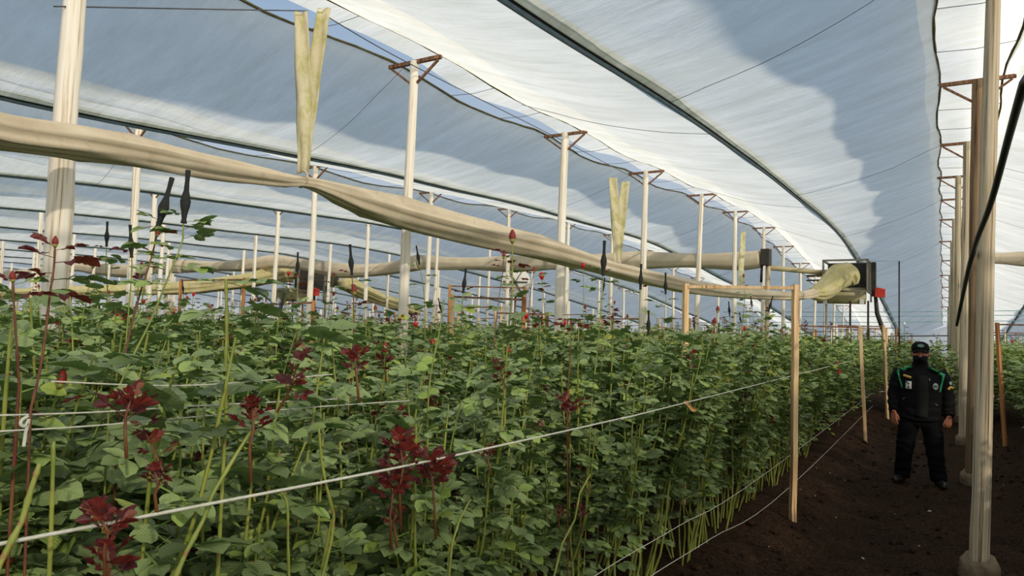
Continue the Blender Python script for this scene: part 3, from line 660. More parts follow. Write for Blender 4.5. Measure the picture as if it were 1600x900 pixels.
# young red shoots: a red stem with a tuft of folded leaves
def shoot_parts(seed, n=7, h=.16, size=.075):
    r = random.Random(seed); P = [Vector((0, 0, 0)), Vector((r.uniform(-.01, .01), 0, h * .5)), Vector((r.uniform(-.02, .02), r.uniform(-.02, .02), h))]
    lv = []
    for k in range(n):
        t = .35 + .65 * k / (n - 1); lv.append((frame_to(polyline_at(P, t * .999), k * 2.4 + r.uniform(-.3, .3), .35 + .6 * t + r.uniform(-.2, .2), r.uniform(-.3, .3), size * r.uniform(.75, 1.25) * (1.15 - .4 * t)), r.randrange(4)))
    return P, lv
SHOOTS = []
for i in range(5):
    P, lv = shoot_parts(i); V, Q, U, T = foliage(lv, 1, i); V2 = V
    m = MB().tube(P, [.004, .0035, .002], 5)
    nv = len(V); sv = np.array(m.v); sq = np.array([f for f in m.f if len(f) == 4])
    SHOOTS.append(np_mesh('red_shoot', np.concatenate([V, sv]), np.concatenate([Q, sq + nv]), [RED, STEM_RED], np.concatenate([T, np.full(len(sv), .5)]), np.concatenate([U, np.tile((.5, .5), (len(sv), 1))]), np.concatenate([np.zeros(len(Q)), np.ones(len(sq))])))
# bud in a black elastic net
def bud_meshes():
    m = MB(); m.tube([(0, 0, -.012), (0, 0, 0), (0, 0, .014), (0, 0, .03), (0, 0, .045)], [.006, .011, .0155, .012, .004], 10, fold=lambda t, a: 1 + .05 * math.sin(a * 5)); bud = m.mesh('bud', BUDM)
    m = MB()
    prof = [(-.040, .0105), (-.030, .0075), (-.012, .0100), (.004, .0150), (.018, .0168), (.032, .0128), (.046, .0085), (.070, .0070), (.100, .0085)]
    m.tube([(0, 0, z) for z, q in prof], [q for z, q in prof], 12, cap=False, fold=lambda t, a: 1 + .05 * math.sin(a * 6)); net = m.mesh('bud_net', NETM)
    m = MB(); m.tube([(0, 0, -.01), (0, 0, 0), (0, 0, .02), (0, 0, .045), (0, 0, .052)], [.007, .014, .022, .021, .013], 12, fold=lambda t, a: 1 + .10 * math.sin(a * 5 + t * 4)); m.tube([(0, 0, .03), (0, 0, .056)], [.012, .008], 8)
    return bud, net, m.mesh('petals', PETAL)
BUD, NET, PETALS = bud_meshes()
SEPAL = MB().tube([(0, 0, -.012), (0, 0, .004)], [.006, .014], 8).mesh('sepal', STEM)
def flower_head(parent, pos, dirv, kind, size=1.0):
    q = Vector(dirv).to_track_quat('Z', 'Y').to_euler()
    for me in ((BUD, NET) if kind == 'net' else ((PETALS, SEPAL) if kind == 'rose' else (BUD, SEPAL))):
        o = put(me.name.split('.')[0], me, parent, pos); o.rotation_euler = q; o.scale = (size * .78, size * .78, size) if kind == 'net' else (size * .8,) * 3
def dist_px(p):
    d = Vector(p) - EYE; z = d.dot(_f)
    return (z, 800 + d.dot(CR) / z * FPX if z > .05 else 1e9)
# every bush position
spots = []
for j, bx in enumerate(BEDS):
    if bx < XL + 1: continue
    for k in range(-6, 170):
        for s in (-1, 1):
            y = -.2 + .34 * k + R0.uniform(-.08, .08); x = bx + s * .24 + R0.uniform(-.05, .05)
            if y > 55: continue
            z, px = dist_px((x, y, 1.2))
            if z < .25 or px < -260 - 300 / z or px > (2500 if bx > 0 and 3 < y < 40 else 1720): continue
            spots.append((z, x, y, j, s, px))
for k in range(60):      # the bed lying across the far end of the path
    x = R0.uniform(-1.0, 1.1); y = R0.uniform(17.2, 21.0)
    if abs(x - ROWX) < .16: continue
    z, px = dist_px((x, y, 1.2)); spots.append((z, x, y, 2, 1, px))
spots.sort()
near_n = 0; leaf_n = 0; n_obj = 0
def bush_label(j, x, y):
    if j == 0: return 'leafy dark rose bush in the shaded bed right of the posts', 'rose bushes in the shaded right bed'
    if j == 1 and x > BEDS[1]: return 'green rose bush with bare lower canes along the path edge', 'rose bushes along the path edge of the near bed'
    if j == 1: return 'green rose bush on the inner side of the near bed', 'rose bushes on the inner side of the near bed'
    return 'green rose bush in the beds behind the nearest bed', 'rose bushes behind the nearest bed'
far = []
CROSS_N = 0
got = 0
for idx, (z, x, y, j, s, px) in enumerate(spots):
    indiv = got < 300 and px < 1660
    got += indiv
    v = R0.randrange(NV); rz = R0.uniform(0, 2 * PI); sc = R0.uniform(.90, 1.07) * (1.0 if j != 1 else 1.0)
    if not indiv: far.append((z, x, y, v, rz, sc)); continue
    lab, grp = bush_label(j, x, y)
    t = thing('rose_bush', lab, 'rose', (x, y, ground_z(x, y) + .01), rz, grp); t.scale = (sc,) * 3; t.rotation_euler = (R0.uniform(-.10, .10), R0.uniform(-.06, .12) if j == 1 and s > 0 else R0.uniform(-.08, .08), rz)
    canes, leaves, tops = BUSH[v]; near = z < 5.0
    put('stem', (STEM0 if near else STEM1)[v], t)
    if near:
        near_n += 1
        for Mx, k in leaves:
            o = put('leaf', LEAFM[k], t); o.matrix_local = Mx @ Matrix.Scale(1.06 if z > 1.8 else 1.24, 4)
    else:
        o = put('foliage', FOL1[v], t); o['kind'] = 'stuff'
    for q in range(R0.choice((0, 1, 1, 2))):
        P = R0.choice(tops); o = put('red_shoot', SHOOTS[R0.randrange(5)], t, P - Vector((0, 0, R0.uniform(.02, .35)))); o.scale = (R0.uniform(.45, .95),) * 3; o.rotation_euler = (R0.uniform(-.5, .5), R0.uniform(-.5, .5), R0.uniform(0, 6))
    if R0.random() < (.5 if z > 4 else .4 if z > 2.2 else .12):
        P = R0.choice(tops); a = R0.uniform(.15, .5); top = P + Vector((R0.uniform(-.06, .06), R0.uniform(-.06, .06), a)); mid = (P + top) / 2 + Vector((R0.uniform(-.02, .02), 0, 0))
        MB().tube([P, mid, top], [.0035, .003, .0025], 5).build('flower_stem', STEM, t)
        for q in range(9):
            o = put('leaf', (REDM[q % 4] if q > 6 else LEAFM[R0.randrange(8)]), t); o.matrix_local = frame_to(P.lerp(top, .02 + .105 * q), q * 2.4, R0.uniform(-.1, .6), 0, R0.uniform(.09, .145) * (1.1 - .06 * q))
        flower_head(t, top, (top - mid), R0.choice(('net', 'net', 'rose', 'bud', 'bud') if z > 4 else ('bud',)), R0.uniform(.9, 1.2))
# the rest of the roses: one mesh
VV = []; QQ = []; UU = []; TT = []; MI = []; o = 0
rs = np.random.RandomState(11)
SHV = [(np.array([vv.co[:] for vv in s.vertices]), np.array([p.vertices[:] for p in s.polygons])) for s in SHOOTS]
for (z, x, y, v, rz, sc) in far:
    if z > 16 and rs.rand() < .45: continue
    if z > 28 and rs.rand() < .55: continue
    V, Q, U, T = FOL2D[v]
    keep = None
    if z > 12:
        fr = .55 if z < 20 else .3; nq = len(Q); m_ = np.repeat(rs.rand((nq + 4) // 5) < fr, 5)[:nq]; idxv = np.zeros(len(V), bool); Qk = Q[m_]; idxv[Qk.ravel()] = True
        rem = np.cumsum(idxv) - 1; V = V[idxv]; U = U[idxv]; T = T[idxv]; Q = rem[Qk]
        if not len(Q): continue
    big = 1.0 if z < 12 else (1.12 if z < 20 else 1.2)
    c, s_ = math.cos(rz), math.sin(rz); W = V * sc * np.array((big, big, 1.0))
    W = np.stack([W[:, 0] * c - W[:, 1] * s_ + x, W[:, 0] * s_ + W[:, 1] * c + y, W[:, 2] + .1], 1)
    VV.append(W); QQ.append(Q + o); UU.append(U); TT.append(T + rs.uniform(-.12, .12)); MI.append(np.zeros(len(Q))); o += len(W)
    top = BUSH[v][2][rs.randint(len(BUSH[v][2]))]
    tx = top.x * c - top.y * s_ + x; ty = top.x * s_ + top.y * c + y; tz = top.z * sc + .1
    # upright stem and sometimes a red tuft or a red flower at the top
    h = rs.uniform(.05, .4) if rs.rand() < .5 else .02; w = .005 + .0002 * z
    A = np.array([(tx - w, ty, tz - .7), (tx + w, ty, tz - .7), (tx + w * .7, ty, tz + h), (tx - w * .7, ty, tz + h)]); VV.append(A); QQ.append(np.array([[0, 1, 2, 3]]) + o); UU.append(np.tile((.5, .5), (4, 1))); TT.append(np.full(4, .9)); MI.append(np.full(1, 2)); o += 4
    if h > .1:      # leaves up the free stem
        LV, LQ, LU, LT = CL[2][rs.randint(8)]
        for e in range(5):
            a_ = e * 2.4 + rs.rand(); ca, sa = math.cos(a_), math.sin(a_); sz = rs.uniform(.11, .16) * big; B = LV * sz
            B = np.stack([B[:, 0] * ca - B[:, 1] * sa + tx, B[:, 0] * sa + B[:, 1] * ca + ty, B[:, 2] + B[:, 1] * .0 + tz + h * (e / 5) * .9 + .02], 1)
            VV.append(B); QQ.append(LQ + o); UU.append(LU); TT.append(LT); MI.append(np.full(len(LQ), 1 if (e == 4 and rs.rand() < .5) else 0)); o += len(B)
    q = rs.rand()
    if q < .30:
        SV, SQ = SHV[rs.randint(5)]
        if z > 14: SQ = SQ[: len(SQ) // 2]
        SV2 = SV * rs.uniform(.7, 1.2) + np.array((tx, ty, tz + h - .1)); VV.append(SV2); QQ.append(SQ + o); UU.append(np.tile((.5, .5), (len(SV2), 1))); TT.append(np.full(len(SV2), rs.uniform(.2, .9))); MI.append(np.ones(len(SQ))); o += len(SV2)
    elif q < .40:
        r_ = .022; hz = tz + h
        A = np.array([(tx - r_, ty - r_, hz - .02), (tx + r_, ty - r_, hz - .02), (tx + r_, ty + r_, hz - .02), (tx - r_, ty + r_, hz - .02)] + [(tx - r_ * .8, ty - r_ * .8, hz + .04), (tx + r_ * .8, ty - r_ * .8, hz + .04), (tx + r_ * .8, ty + r_ * .8, hz + .04), (tx - r_ * .8, ty + r_ * .8, hz + .04)])
        B = np.array([(0, 1, 5, 4), (1, 2, 6, 5), (2, 3, 7, 6), (3, 0, 4, 7), (4, 5, 6, 7)]); VV.append(A); QQ.append(B + o); UU.append(np.tile((.5, .5), (8, 1))); TT.append(np.full(8, .5)); MI.append(np.full(5, 3 if rs.rand() < .6 else 4)); o += 8
me = np_mesh('rose_field', np.concatenate(VV), np.concatenate(QQ), [LEAF, RED, STEM, PETAL, WHITE], np.concatenate(TT), np.concatenate(UU), np.concatenate(MI))
tag(put('rose_field', me), 'rose bushes filling the beds into the distance', 'roses', kind='stuff')
print('ROSES near', near_n, 'spots', len(spots), 'far quads', len(me.polygons))

# ------------------------------------------------------------------ single stems the photograph lets one point to
def rose_stem(label, px, x, kind, leaves=(), rad=.0035, mat=None, head=1.0, red=False, group=None, lsize=.11):
    """px: pixels from the top down, at lateral distance x; leaves: (pixel index fraction, azimuth, pitch, size, red)"""
    mat = mat or STEM; P = [at_x(u, v, x) for (u, v) in px]; low = P[-1]
    if low.z > .3: P.append(Vector((low.x + R0.uniform(-.05, .05), low.y + .03, .05)))
    base = P[-1].copy(); P = [p - base for p in P]; t = thing('tall_rose', label, 'rose', base, 0, group)
    n_top = len(P) - (1 if low.z > .3 else 0)
    PP = resample(P[:n_top], n_top * 4) if kind or mat is not STEM or rad < .005 else [polyline_at(P[:n_top], min(.9999, i / (n_top * 4))) for i in range(n_top * 4 + 1)]
    if n_top < len(P): PP += [PP[-1].lerp(P[-1], q) for q in (.12, .35, .65, 1.0)]
    k = len(PP) - 1; MB().tube(PP, [rad * .66 * (.8 + .4 * i / k) * (1.35 if i % 5 == 2 else 1) for i in range(k + 1)], 8).build('stem', mat, t)
    for (f, az, pitch, size, rd) in leaves:
        o = put('leaf', (REDM[R0.randrange(4)] if rd else LEAFM[R0.randrange(8)]), t); o.matrix_local = frame_to(polyline_at(PP, min(.999, f)), az, pitch, R0.uniform(-.2, .2), size * (.78 if rd else 1))
    if kind: flower_head(t, P[0], P[0] - P[1], kind, head)
    return t
A_ = math.radians
VA = YAW    # azimuth helper: leaf pointing image-left is about VA+90 deg
L_, R_, T_, B_ = VA + PI / 2, VA - PI / 2, VA + PI, VA
rose_stem('tallest netted rose bud, black net pointing up above the left beds', [(289, 325), (286, 360), (284, 380), (264, 430), (236, 500), (205, 562), (170, 640)], -1.72, 'net', [(.05, L_, .2, .07, 0), (.09, R_, .1, .08, 0), (.14, R_ + .3, .5, .09, 0), (.15, L_ + .2, .1, .09, 0), (.25, R_, .3, .09, 0), (.32, L_, .2, .08, 0), (.4, R_, 0, .12, 0), (.47, L_, .1, .12, 0)], head=1.02)
rose_stem('slightly lower netted rose bud tilting, left of the tallest one', [(253, 334), (247, 355), (238, 398), (222, 448), (205, 510), (190, 580)], -1.8, 'net', [(.1, L_, .4, .07, 0), (.16, L_, -.1, .09, 0), (.22, R_, .2, .08, 1), (.28, L_, 0, .1, 0), (.36, R_, .1, .11, 0)], head=1.05, mat=STEM_RED)
rose_stem('reddish stem with olive red leaves against the cracked left post', [(86, 383), (84, 420), (78, 460), (70, 530), (62, 580), (48, 640)], -1.48, 'bud', [(.02, L_, .6, .07, 1), (.05, R_, .3, .08, 1), (.10, L_, .3, .1, 1), (.13, R_, .15, .12, 1), (.2, L_, 0, .1, 1), (.25, R_, .1, .11, 0), (.33, R_, -.1, .11, 1)], mat=STEM_RED, head=.5)
rose_stem('small dark budded stem at the left edge before the cracked post', [(20, 438), (22, 480), (26, 540), (30, 600)], -1.5, 'bud', [(.03, L_, .5, .06, 1), (.06, R_, .3, .07, 0), (.12, L_, .1, .08, 0), (.16, R_, .1, .1, 1), (.22, L_, .1, .1, 0)], mat=STEM_RED, head=.5)
rose_stem('thick pale green pruned stem with broad leaves under the yellow distant duct', [(353, 436), (354, 480), (354, 530), (352, 580), (353, 650)], -1.36, None, [(.01, R_, .05, .12, 0), (.02, L_, .05, .07, 0), (.02, R_ + .5, -.2, .12, 0), (.2, R_, 0, .13, 0), (.24, L_, 0, .13, 0), (.3, B_, .1, .12, 0), (.34, R_, -.1, .12, 0)], rad=.0055)
rose_stem('netted rose bud right of centre, over the far stake frames', [(943, 415), (942, 440), (940, 470), (934, 540), (925, 620)], -1.5, 'net', [(.08, L_, .3, .08, 0), (.12, R_, .7, .06, 1), (.16, L_, -.1, .08, 0), (.22, R_, .2, .1, 0), (.3, L_, .1, .12, 0)], head=1.3)
rose_stem('smaller netted bud standing left of the nearest bed frame', [(1001, 441), (1000, 470), (996, 540), (990, 600)], -1.9, 'net', [(.1, R_, .2, .08, 1), (.18, L_, .1, .1, 0), (.26, R_, .1, .1, 0)], head=1.35)
rose_stem('dark netted bud just left of the nearest bed frame bar', [(1040, 450), (1040, 480), (1036, 540), (1030, 600)], -2.0, 'net', [(.1, L_, .4, .07, 1), (.18, R_, .1, .1, 0), (.26, L_, .1, .1, 0)], head=1.3)
rose_stem('thin stem with one open red rose in front of the sagging duct', [(911, 418), (912, 450), (911, 500), (905, 580)], -2.1, 'rose', [(.2, L_, .2, .09, 0), (.3, R_, .2, .1, 0)], head=.75, rad=.0028)
rose_stem('dark red netted bud over the dip of the far cross duct', [(549, 416), (551, 450), (553, 500), (550, 570)], -2.3, 'net', [(.1, L_, .2, .08, 1), (.2, R_, .1, .1, 0), (.28, L_, .1, .1, 0)], head=1.0, mat=STEM_RED)
rose_stem('thin blue green stem with a black net beside the pale centre post', [(654, 405), (660, 440), (664, 480), (664, 540)], -2.9, 'net', [(.1, L_, .2, .09, 0), (.2, R_, .1, .1, 0), (.3, L_, .1, .1, 0)], head=.9)
rose_stem('stem ending in a leafy bud tuft below the duct, right of centre', [(787, 402), (785, 430), (779, 470), (772, 540)], -2.4, 'bud', [(.03, R_, .6, .06, 0), (.08, L_, .1, .09, 1), (.12, R_, .3, .12, 1), (.16, L_, .2, .1, 1), (.22, R_, .1, .12, 0)], mat=STEM_RED)
rose_stem('leafy reddish stem beside the orange stake under the duct', [(834, 425), (830, 450), (826, 490), (822, 560)], -2.2, 'bud', [(.03, R_, .5, .09, 0), (.06, L_, .5, .07, 1), (.1, R_, .3, .1, 0), (.15, L_, .1, .1, 1), (.22, R_, .1, .12, 0)], mat=STEM_RED)
rose_stem('netted reddish bud at the left, over the far duct', [(205, 388), (206, 410), (204, 450), (198, 520)], -2.5, 'net', [(.1, L_, .3, .09, 1), (.15, R_, .2, .09, 0), (.24, L_, .1, .12, 0), (.3, R_, .1, .12, 0)], head=.85)
rose_stem('straight bright green stem with flat leaves, right of the pale centre post', [(694, 468), (686, 520), (673, 585), (668, 650), (668, 720)], -1.42, None, [(.05, L_, .0, .12, 0), (.08, R_, .15, .13, 0), (.25, L_, .0, .14, 0), (.3, R_, -.1, .12, 0), (.4, L_, .0, .12, 0)], rad=.0042)
rose_stem('red stemmed shoot with three broad wine red leaves, right of centre', [(893, 500), (892, 530), (890, 570), (886, 620)], -1.5, None, [(.0, L_, .1, .09, 1), (.01, R_, .1, .08, 1), (.02, T_, -.2, .08, 1), (.10, R_, .1, .13, 1), (.11, L_, .2, .13, 1), (.12, B_, -.1, .11, 1)], mat=STEM_RED, rad=.004)
# thick pruned canes in the front face of the near bed
def old_cane(label, px, x, rad, leaves=()):
    return rose_stem(label, px, x, None, leaves, rad=rad)
old_cane('thick knuckled green cane leaning right at the bottom left of the near bed', [(396, 668), (372, 705), (332, 772), (318, 812), (290, 865), (268, 915)], -1.235, .0062)
old_cane('thick green cane with a kink, second from the left in front', [(498, 668), (502, 718), (510, 760), (522, 806), (518, 845), (500, 915)], -1.235, .0052)
old_cane('yellow green forked cane rising below the long twine, right of centre', [(922, 742), (906, 770), (898, 812), (878, 850), (862, 915)], -1.25, .0062)
old_cane('thick leaning cane at the far left bottom corner', [(62, 724), (50, 760), (34, 815), (0, 880), (-20, 930)], -1.2, .0068)
old_cane('short cut cane beside the left corner cane', [(84, 690), (82, 760), (80, 830), (76, 920)], -1.3, .0055)
old_cane('pale cut cane topped by yellow leaves, below centre', [(735, 780), (718, 812), (706, 850), (700, 915)], -1.24, .0055, [(.02, L_, .3, .05, 0), (.03, R_, .3, .05, 0)])
old_cane('slim green cane joined in a fork, left of the kinked one', [(440, 770), (449, 790), (450, 850), (452, 915)], -1.25, .0042)
# wine red shoots in the front face
def red_shoot(label, u, v, x, h, size, n=9, lean=(0, 0)):
    top = at_x(u, v, x); P, lv = shoot_parts(int(u), n, h * .8, size * .72); base = top - P[-1] - Vector((0, 0, size * .3)); t = thing('rose_shoot', label, 'rose shoot', base, 0)
    t.rotation_euler = (lean[0], lean[1], 0); MB().tube([(0.01, 0, -h * .7)] + P, [.0036, .0033, .003, .002], 6).build('stem', STEM_RED, t)
    for Mx, k in lv:
        o = put('leaf', REDM[k], t); o.matrix_local = Mx
for q in (('red tufted shoot standing over the left twines, right of the white knot', 205, 606, -1.3, .07, .085), ('wine red shoot above the thick knuckled cane', 394, 618, -1.24, .10, .085), ('large dark red bud tuft standing over the leaves, left of centre', 555, 540, -1.3, .08, .08), ('red shoot with drooping leaves near the bottom left corner', 152, 778, -1.2, .08, .08), ('lowest red shoot at the bottom left, under the long twine', 168, 830, -1.2, .10, .085), ('dark red tuft between the leaves, above the left twine', 243, 722, -1.22, .05, .06), ('tall wine red shoot with many leaves, below centre', 625, 672, -1.24, .15, .11, 14), ('broad wine red clump crossing the long twine, below centre', 672, 702, -1.22, .14, .12, 16), ('dark red shoot behind the wine red clump', 612, 722, -1.26, .13, .10, 12), ('upright red tuft with a red stem above the long twine', 880, 612, -1.3, .13, .10, 11), ('small red tip just above the long twine, right of the clump', 768, 695, -1.26, .05, .055), ('red tuft under the forked cane\'s top', 905, 790, -1.27, .06, .06), ('small red shoot left of the forked cane', 876, 793, -1.27, .05, .05), ('dim red tuft low between the canes, left of the fork', 620, 790, -1.25, .06, .06), ('small red shoot near the pale centre post\'s foot', 597, 548, -1.7, .06, .07), ('faint red shoot beside the far leaves right of centre', 1130, 570, -1.6, .08, .08)):
    red_shoot(*q)
# dry leaf caught on the twine
c = at_x(1078, 632, -1.27); R = Matrix.Rotation(VA, 3, 'Z'); m = MB()
m.grid(lambda a, b: c + R @ Vector((-.035 + .10 * a, .01 * math.sin(b * 3), .012 - .06 * a + (b - .5) * .034 * math.sin(PI * min(1, .15 + a)) + .008 * math.sin(a * 9))), 10, 4)
tag(m.build('dry_leaf', simple('dry_leaf', (208, 170, 112), (170, 120, 66), 0.8, (40, 40, 40))), 'curled tan dry leaf caught on the long twine', 'leaf')
# ------------------------------------------------------------------ the man on the path
def remeshed(mb, voxel, smooth=6, wrinkle=None):
    me = mb.mesh('tmp', []); o = bpy.data.objects.new('tmp', me); COL.objects.link(o)
    r = o.modifiers.new('r', 'REMESH'); r.mode = 'VOXEL'; r.voxel_size = voxel
    s = o.modifiers.new('s', 'SMOOTH'); s.factor = .5; s.iterations = smooth
    bpy.context.view_layer.update(); dg = bpy.context.evaluated_depsgraph_get(); out = bpy.data.meshes.new_from_object(o.evaluated_get(dg))
    bpy.data.objects.remove(o); bpy.data.meshes.remove(me)
    if wrinkle:
        ns = [v.normal.copy() for v in out.vertices]
        for v, n in zip(out.vertices, ns): v.co += n * wrinkle(v.co)
    out.shade_smooth(); out.update(); return out
def rings(mb, rr, n=20):
    """(x, y, z, rx, ry) rings stacked bottom to top, closed"""
    vs = []; fs = []; k = len(rr)
    for (x, y, z, rx, ry) in rr:
        for j in range(n): a = 2 * PI * j / n; vs.append((x + rx * math.cos(a), y + ry * math.sin(a), z))
    for i in range(k - 1):
        for j in range(n): j2 = (j + 1) % n; fs.append((i * n + j, i * n + j2, (i + 1) * n + j2, (i + 1) * n + j))
    fs.append(tuple(range(n))[::-1]); fs.append(tuple((k - 1) * n + j for j in range(n))); return mb.add(vs, fs)
FEETC = at_z(1438, 756, 0.0); gz = ground_z(FEETC.x, FEETC.y)
SKIN = simple('skin', (186, 118, 88), (166, 98, 74), 0.55, (12, 12, 12))
CLOTH = simple('black_cloth', (20, 20, 21), (13, 13, 14), 0.85, (60, 60, 60), bump=.1, spec=.12)
CLOTH2 = simple('black_trouser_cloth', (15, 15, 17), (10, 10, 12), 0.85, (60, 60, 60), bump=.1, spec=.1)
PLACK = simple('dark_olive_cloth', (30, 31, 27), (24, 25, 22), 0.8, (50, 50, 50), spec=.15)
GREEN = simple('green_trim', (40, 158, 104), (32, 138, 90), 0.6); MASKM = simple('mask_cloth', (13, 14, 18), (18, 19, 24), 0.85, spec=.15)
LEATHER = simple('boot_leather', (22, 22, 21), (36, 35, 33), 0.45, (20, 20, 20)); HAIR = simple('dark_hair', (22, 17, 14), (30, 24, 20), 0.7)
GOLD = simple('gold_cloth', (206, 168, 78), (186, 146, 60), 0.6); EYEW = simple('eye_white', (210, 204, 196), None, 0.3); PALEG = simple('pale_patch', (170, 178, 174), (140, 150, 146), 0.7)
ARM = {-1: [(-.185, .02, 1.365), (-.250, .03, 1.24), (-.285, .035, 1.08), (-.283, -.01, .90), (-.283, -.03, .852)], 1: [(.185, .02, 1.365), (.250, .03, 1.24), (.290, .035, 1.07), (.292, -.005, .88), (.296, -.025, .832)]}
LEG = {-1: [(-.100, .01, .84), (-.140, .0, .62), (-.165, -.01, .42), (-.185, .045, .2), (-.195, .06, .06)], 1: [(.100, .01, .84), (.130, -.01, .62), (.150, -.03, .42), (.180, -.02, .2), (.195, -.03, .06)]}
HEADC = Vector((0.0, -.005, 1.585))
b = MB()
rings(b, [(0, .0, .80, .13, .09), (0, 0, .95, .145, .095), (0, 0, 1.15, .155, .10), (0, .01, 1.32, .17, .09), (0, .015, 1.38, .13, .07), (0, .015, 1.42, .066, .06)])
b.tube([(0, .018, 1.38), (0, .008, 1.46), (0, .0, 1.53)], [.062, .056, .058], 16)
rings(b, [(0, -.022, 1.462, .030, .034), (0, -.018, 1.475, .046, .058), (0, -.010, 1.505, .060, .078), (0, -.004, 1.545, .069, .090), (0, .0, 1.59, .074, .096), (0, .004, 1.63, .076, .098), (0, .008, 1.665, .070, .090), (0, .010, 1.69, .052, .070), (0, .010, 1.70, .02, .03)], 24)
b.tube([(0, -.090, 1.605), (0, -.104, 1.575), (0, -.118, 1.553), (0, -.100, 1.543)], [.009, .011, .016, .012], 10)   # nose
b.ball((0, -.092, 1.515), (.026, .012, .008), 10, 6); b.ball((0, -.090, 1.503), (.023, .012, .008), 10, 6)              # lips
for s in (-1, 1):
    b.ball((s * .030, -.092, 1.612), (.021, .012, .007), 10, 6)                                                       # brow ridge
    b.ball((s * .077, .012, 1.575), (.011, .022, .033), 10, 8)                                                        # ear
    b.tube(ARM[s], [.062, .050, .043, .034, .028], 14)
    b.tube(LEG[s], [.085, .078, .058, .050, .040], 14)
    # hand: palm, four fingers, thumb
    wr_ = Vector(ARM[s][-1]); ax = Vector((-s * .75, -.66, 0)).normalized(); inn = Vector((-s * .66, .75, 0)).normalized() ; dn = Vector((s * -.03, -.08, -1)).normalized()
    for k in range(4):
        f = (k - 1.5) * .0195
        b.tube([wr_ + ax * f * .7 + dn * .0, wr_ + ax * f + dn * .045, wr_ + ax * f * 1.05 + dn * .088], [.0145, .0155, .0125], 8)
        L = (.066, .080, .084, .072)[3 - k] * (1.0 if s < 0 else .95); c1, c2 = ((.10, .28) if s < 0 else (.45, .95)); p = wr_ + ax * f * 1.1 + dn * .086; pts = [p]; d = dn.copy()
        for seg, ang in ((.42, c1 + .06 * k), (.33, c2), (.25, c2 * .7)):
            d = (d * math.cos(ang) + inn * math.sin(ang)).normalized(); p = p + d * L * seg; pts.append(p)
        b.tube(pts, [.0100, .0092, .0084, .0066], 8)
    tp = wr_ + ax * .030 + dn * .022; td = (dn * .75 + ax * .55 + inn * .25).normalized(); td2 = (dn * .95 + ax * .05 + inn * .35).normalized()
    b.tube([wr_ + ax * .012 + dn * .008, tp, tp + td * .036, tp + td * .036 + td2 * .030, tp + td * .036 + td2 * .052], [.016, .0155, .0125, .0105, .0080], 8)
    b.tube([LEG[s][-1], (LEG[s][-1][0] + s * .008, LEG[s][-1][1] - .04, .05), (LEG[s][-1][0] + s * .016, LEG[s][-1][1] - .07, .042)], [.036, .030, .018], 10)
def bighead(me):
    for v in me.vertices:
        if v.co.z > 1.44:
            k = min(1, (v.co.z - 1.44) / .05); v.co.x *= 1 + .16 * k; v.co.y *= 1 + .08 * k
pm = remeshed(b, .0052, 3); bighead(pm); pm.materials.append(SKIN)
man = put('person', pm, None, (FEETC.x, FEETC.y, gz)); man.rotation_euler = (0, 0, .035)
tag(man, 'man in black uniform, cap and face mask standing on the dirt path', 'person')
# jacket
j = MB()
rings(j, [(0, .0, .775, .205, .145), (0, 0, .80, .222, .155), (0, 0, .86, .218, .152), (0, 0, .95, .215, .148), (0, -.004, 1.08, .222, .150), (0, -.004, 1.2, .228, .150), (0, .005, 1.31, .222, .135), (0, .012, 1.365, .190, .115), (0, .015, 1.40, .135, .095), (0, .012, 1.43, .092, .088), (0, .002, 1.478, .086, .092), (0, .0, 1.492, .080, .086)], 28)
for s in (-1, 1):
    a = ARM[s]; j.tube(resample(a[:-1] + [Vector(a[-2]).lerp(Vector(a[-1]), .75)], 10), [.092, .094, .088, .082, .078, .073, .070, .067, .063, .058, .050], 16)
def jw(c):
    w = .006 * nz(c.x * 6, c.y * 6, c.z * 15) + .004 * nz(c.x * 14 + 3, c.y * 14, c.z * 30)
    if abs(c.x) > .22: w += .0035 * math.sin(c.z * 62 + c.y * 40 * (1 if c.x > 0 else -1) + 9 * nz(c.x * 5, c.y * 5, c.z * 4))
    if c.z < .95: w += .004 * math.sin(c.z * 50 + c.x * 12 + 6 * nz(c.x * 4, c.y * 4, 2)) * min(1, (c.z - .76) * 12)
    return w
jm = remeshed(j, .0095, 5, jw); jm.materials.append(CLOTH); put('jacket', jm, man)
jb = BVHTree.FromPolygons([v.co[:] for v in jm.vertices], [p.vertices[:] for p in jm.polygons])
# trousers
t_ = MB(); rings(t_, [(0, .005, .70, .12, .10), (0, .005, .74, .175, .125), (0, .005, .82, .185, .128), (0, .005, .90, .178, .122)], 24)
for s in (-1, 1): t_.tube(resample(LEG[s], 10), [.110, .110, .112, .108, .104, .098, .094, .092, .090, .092, .082], 18)
def tw(c):
    return .008 * nz(c.x * 5, c.y * 5, c.z * 12) + .004 * math.sin(c.z * 40 + c.y * 30 + 10 * nz(c.x * 3, c.y * 6, c.z * 4)) * (1.0 if c.z < .55 else .5)
tm = remeshed(t_, .011, 4, tw); tm.materials.append(CLOTH2); put('trousers', tm, man)
for s in (-1, 1):     # thigh pockets
    q = MB(); q.box((s * .235, .0, .53), (.02, .11, .16)); o = q.build('thigh_pocket', CLOTH2, man); bv = o.modifiers.new('b', 'BEVEL'); bv.width = .008; bv.segments = 2
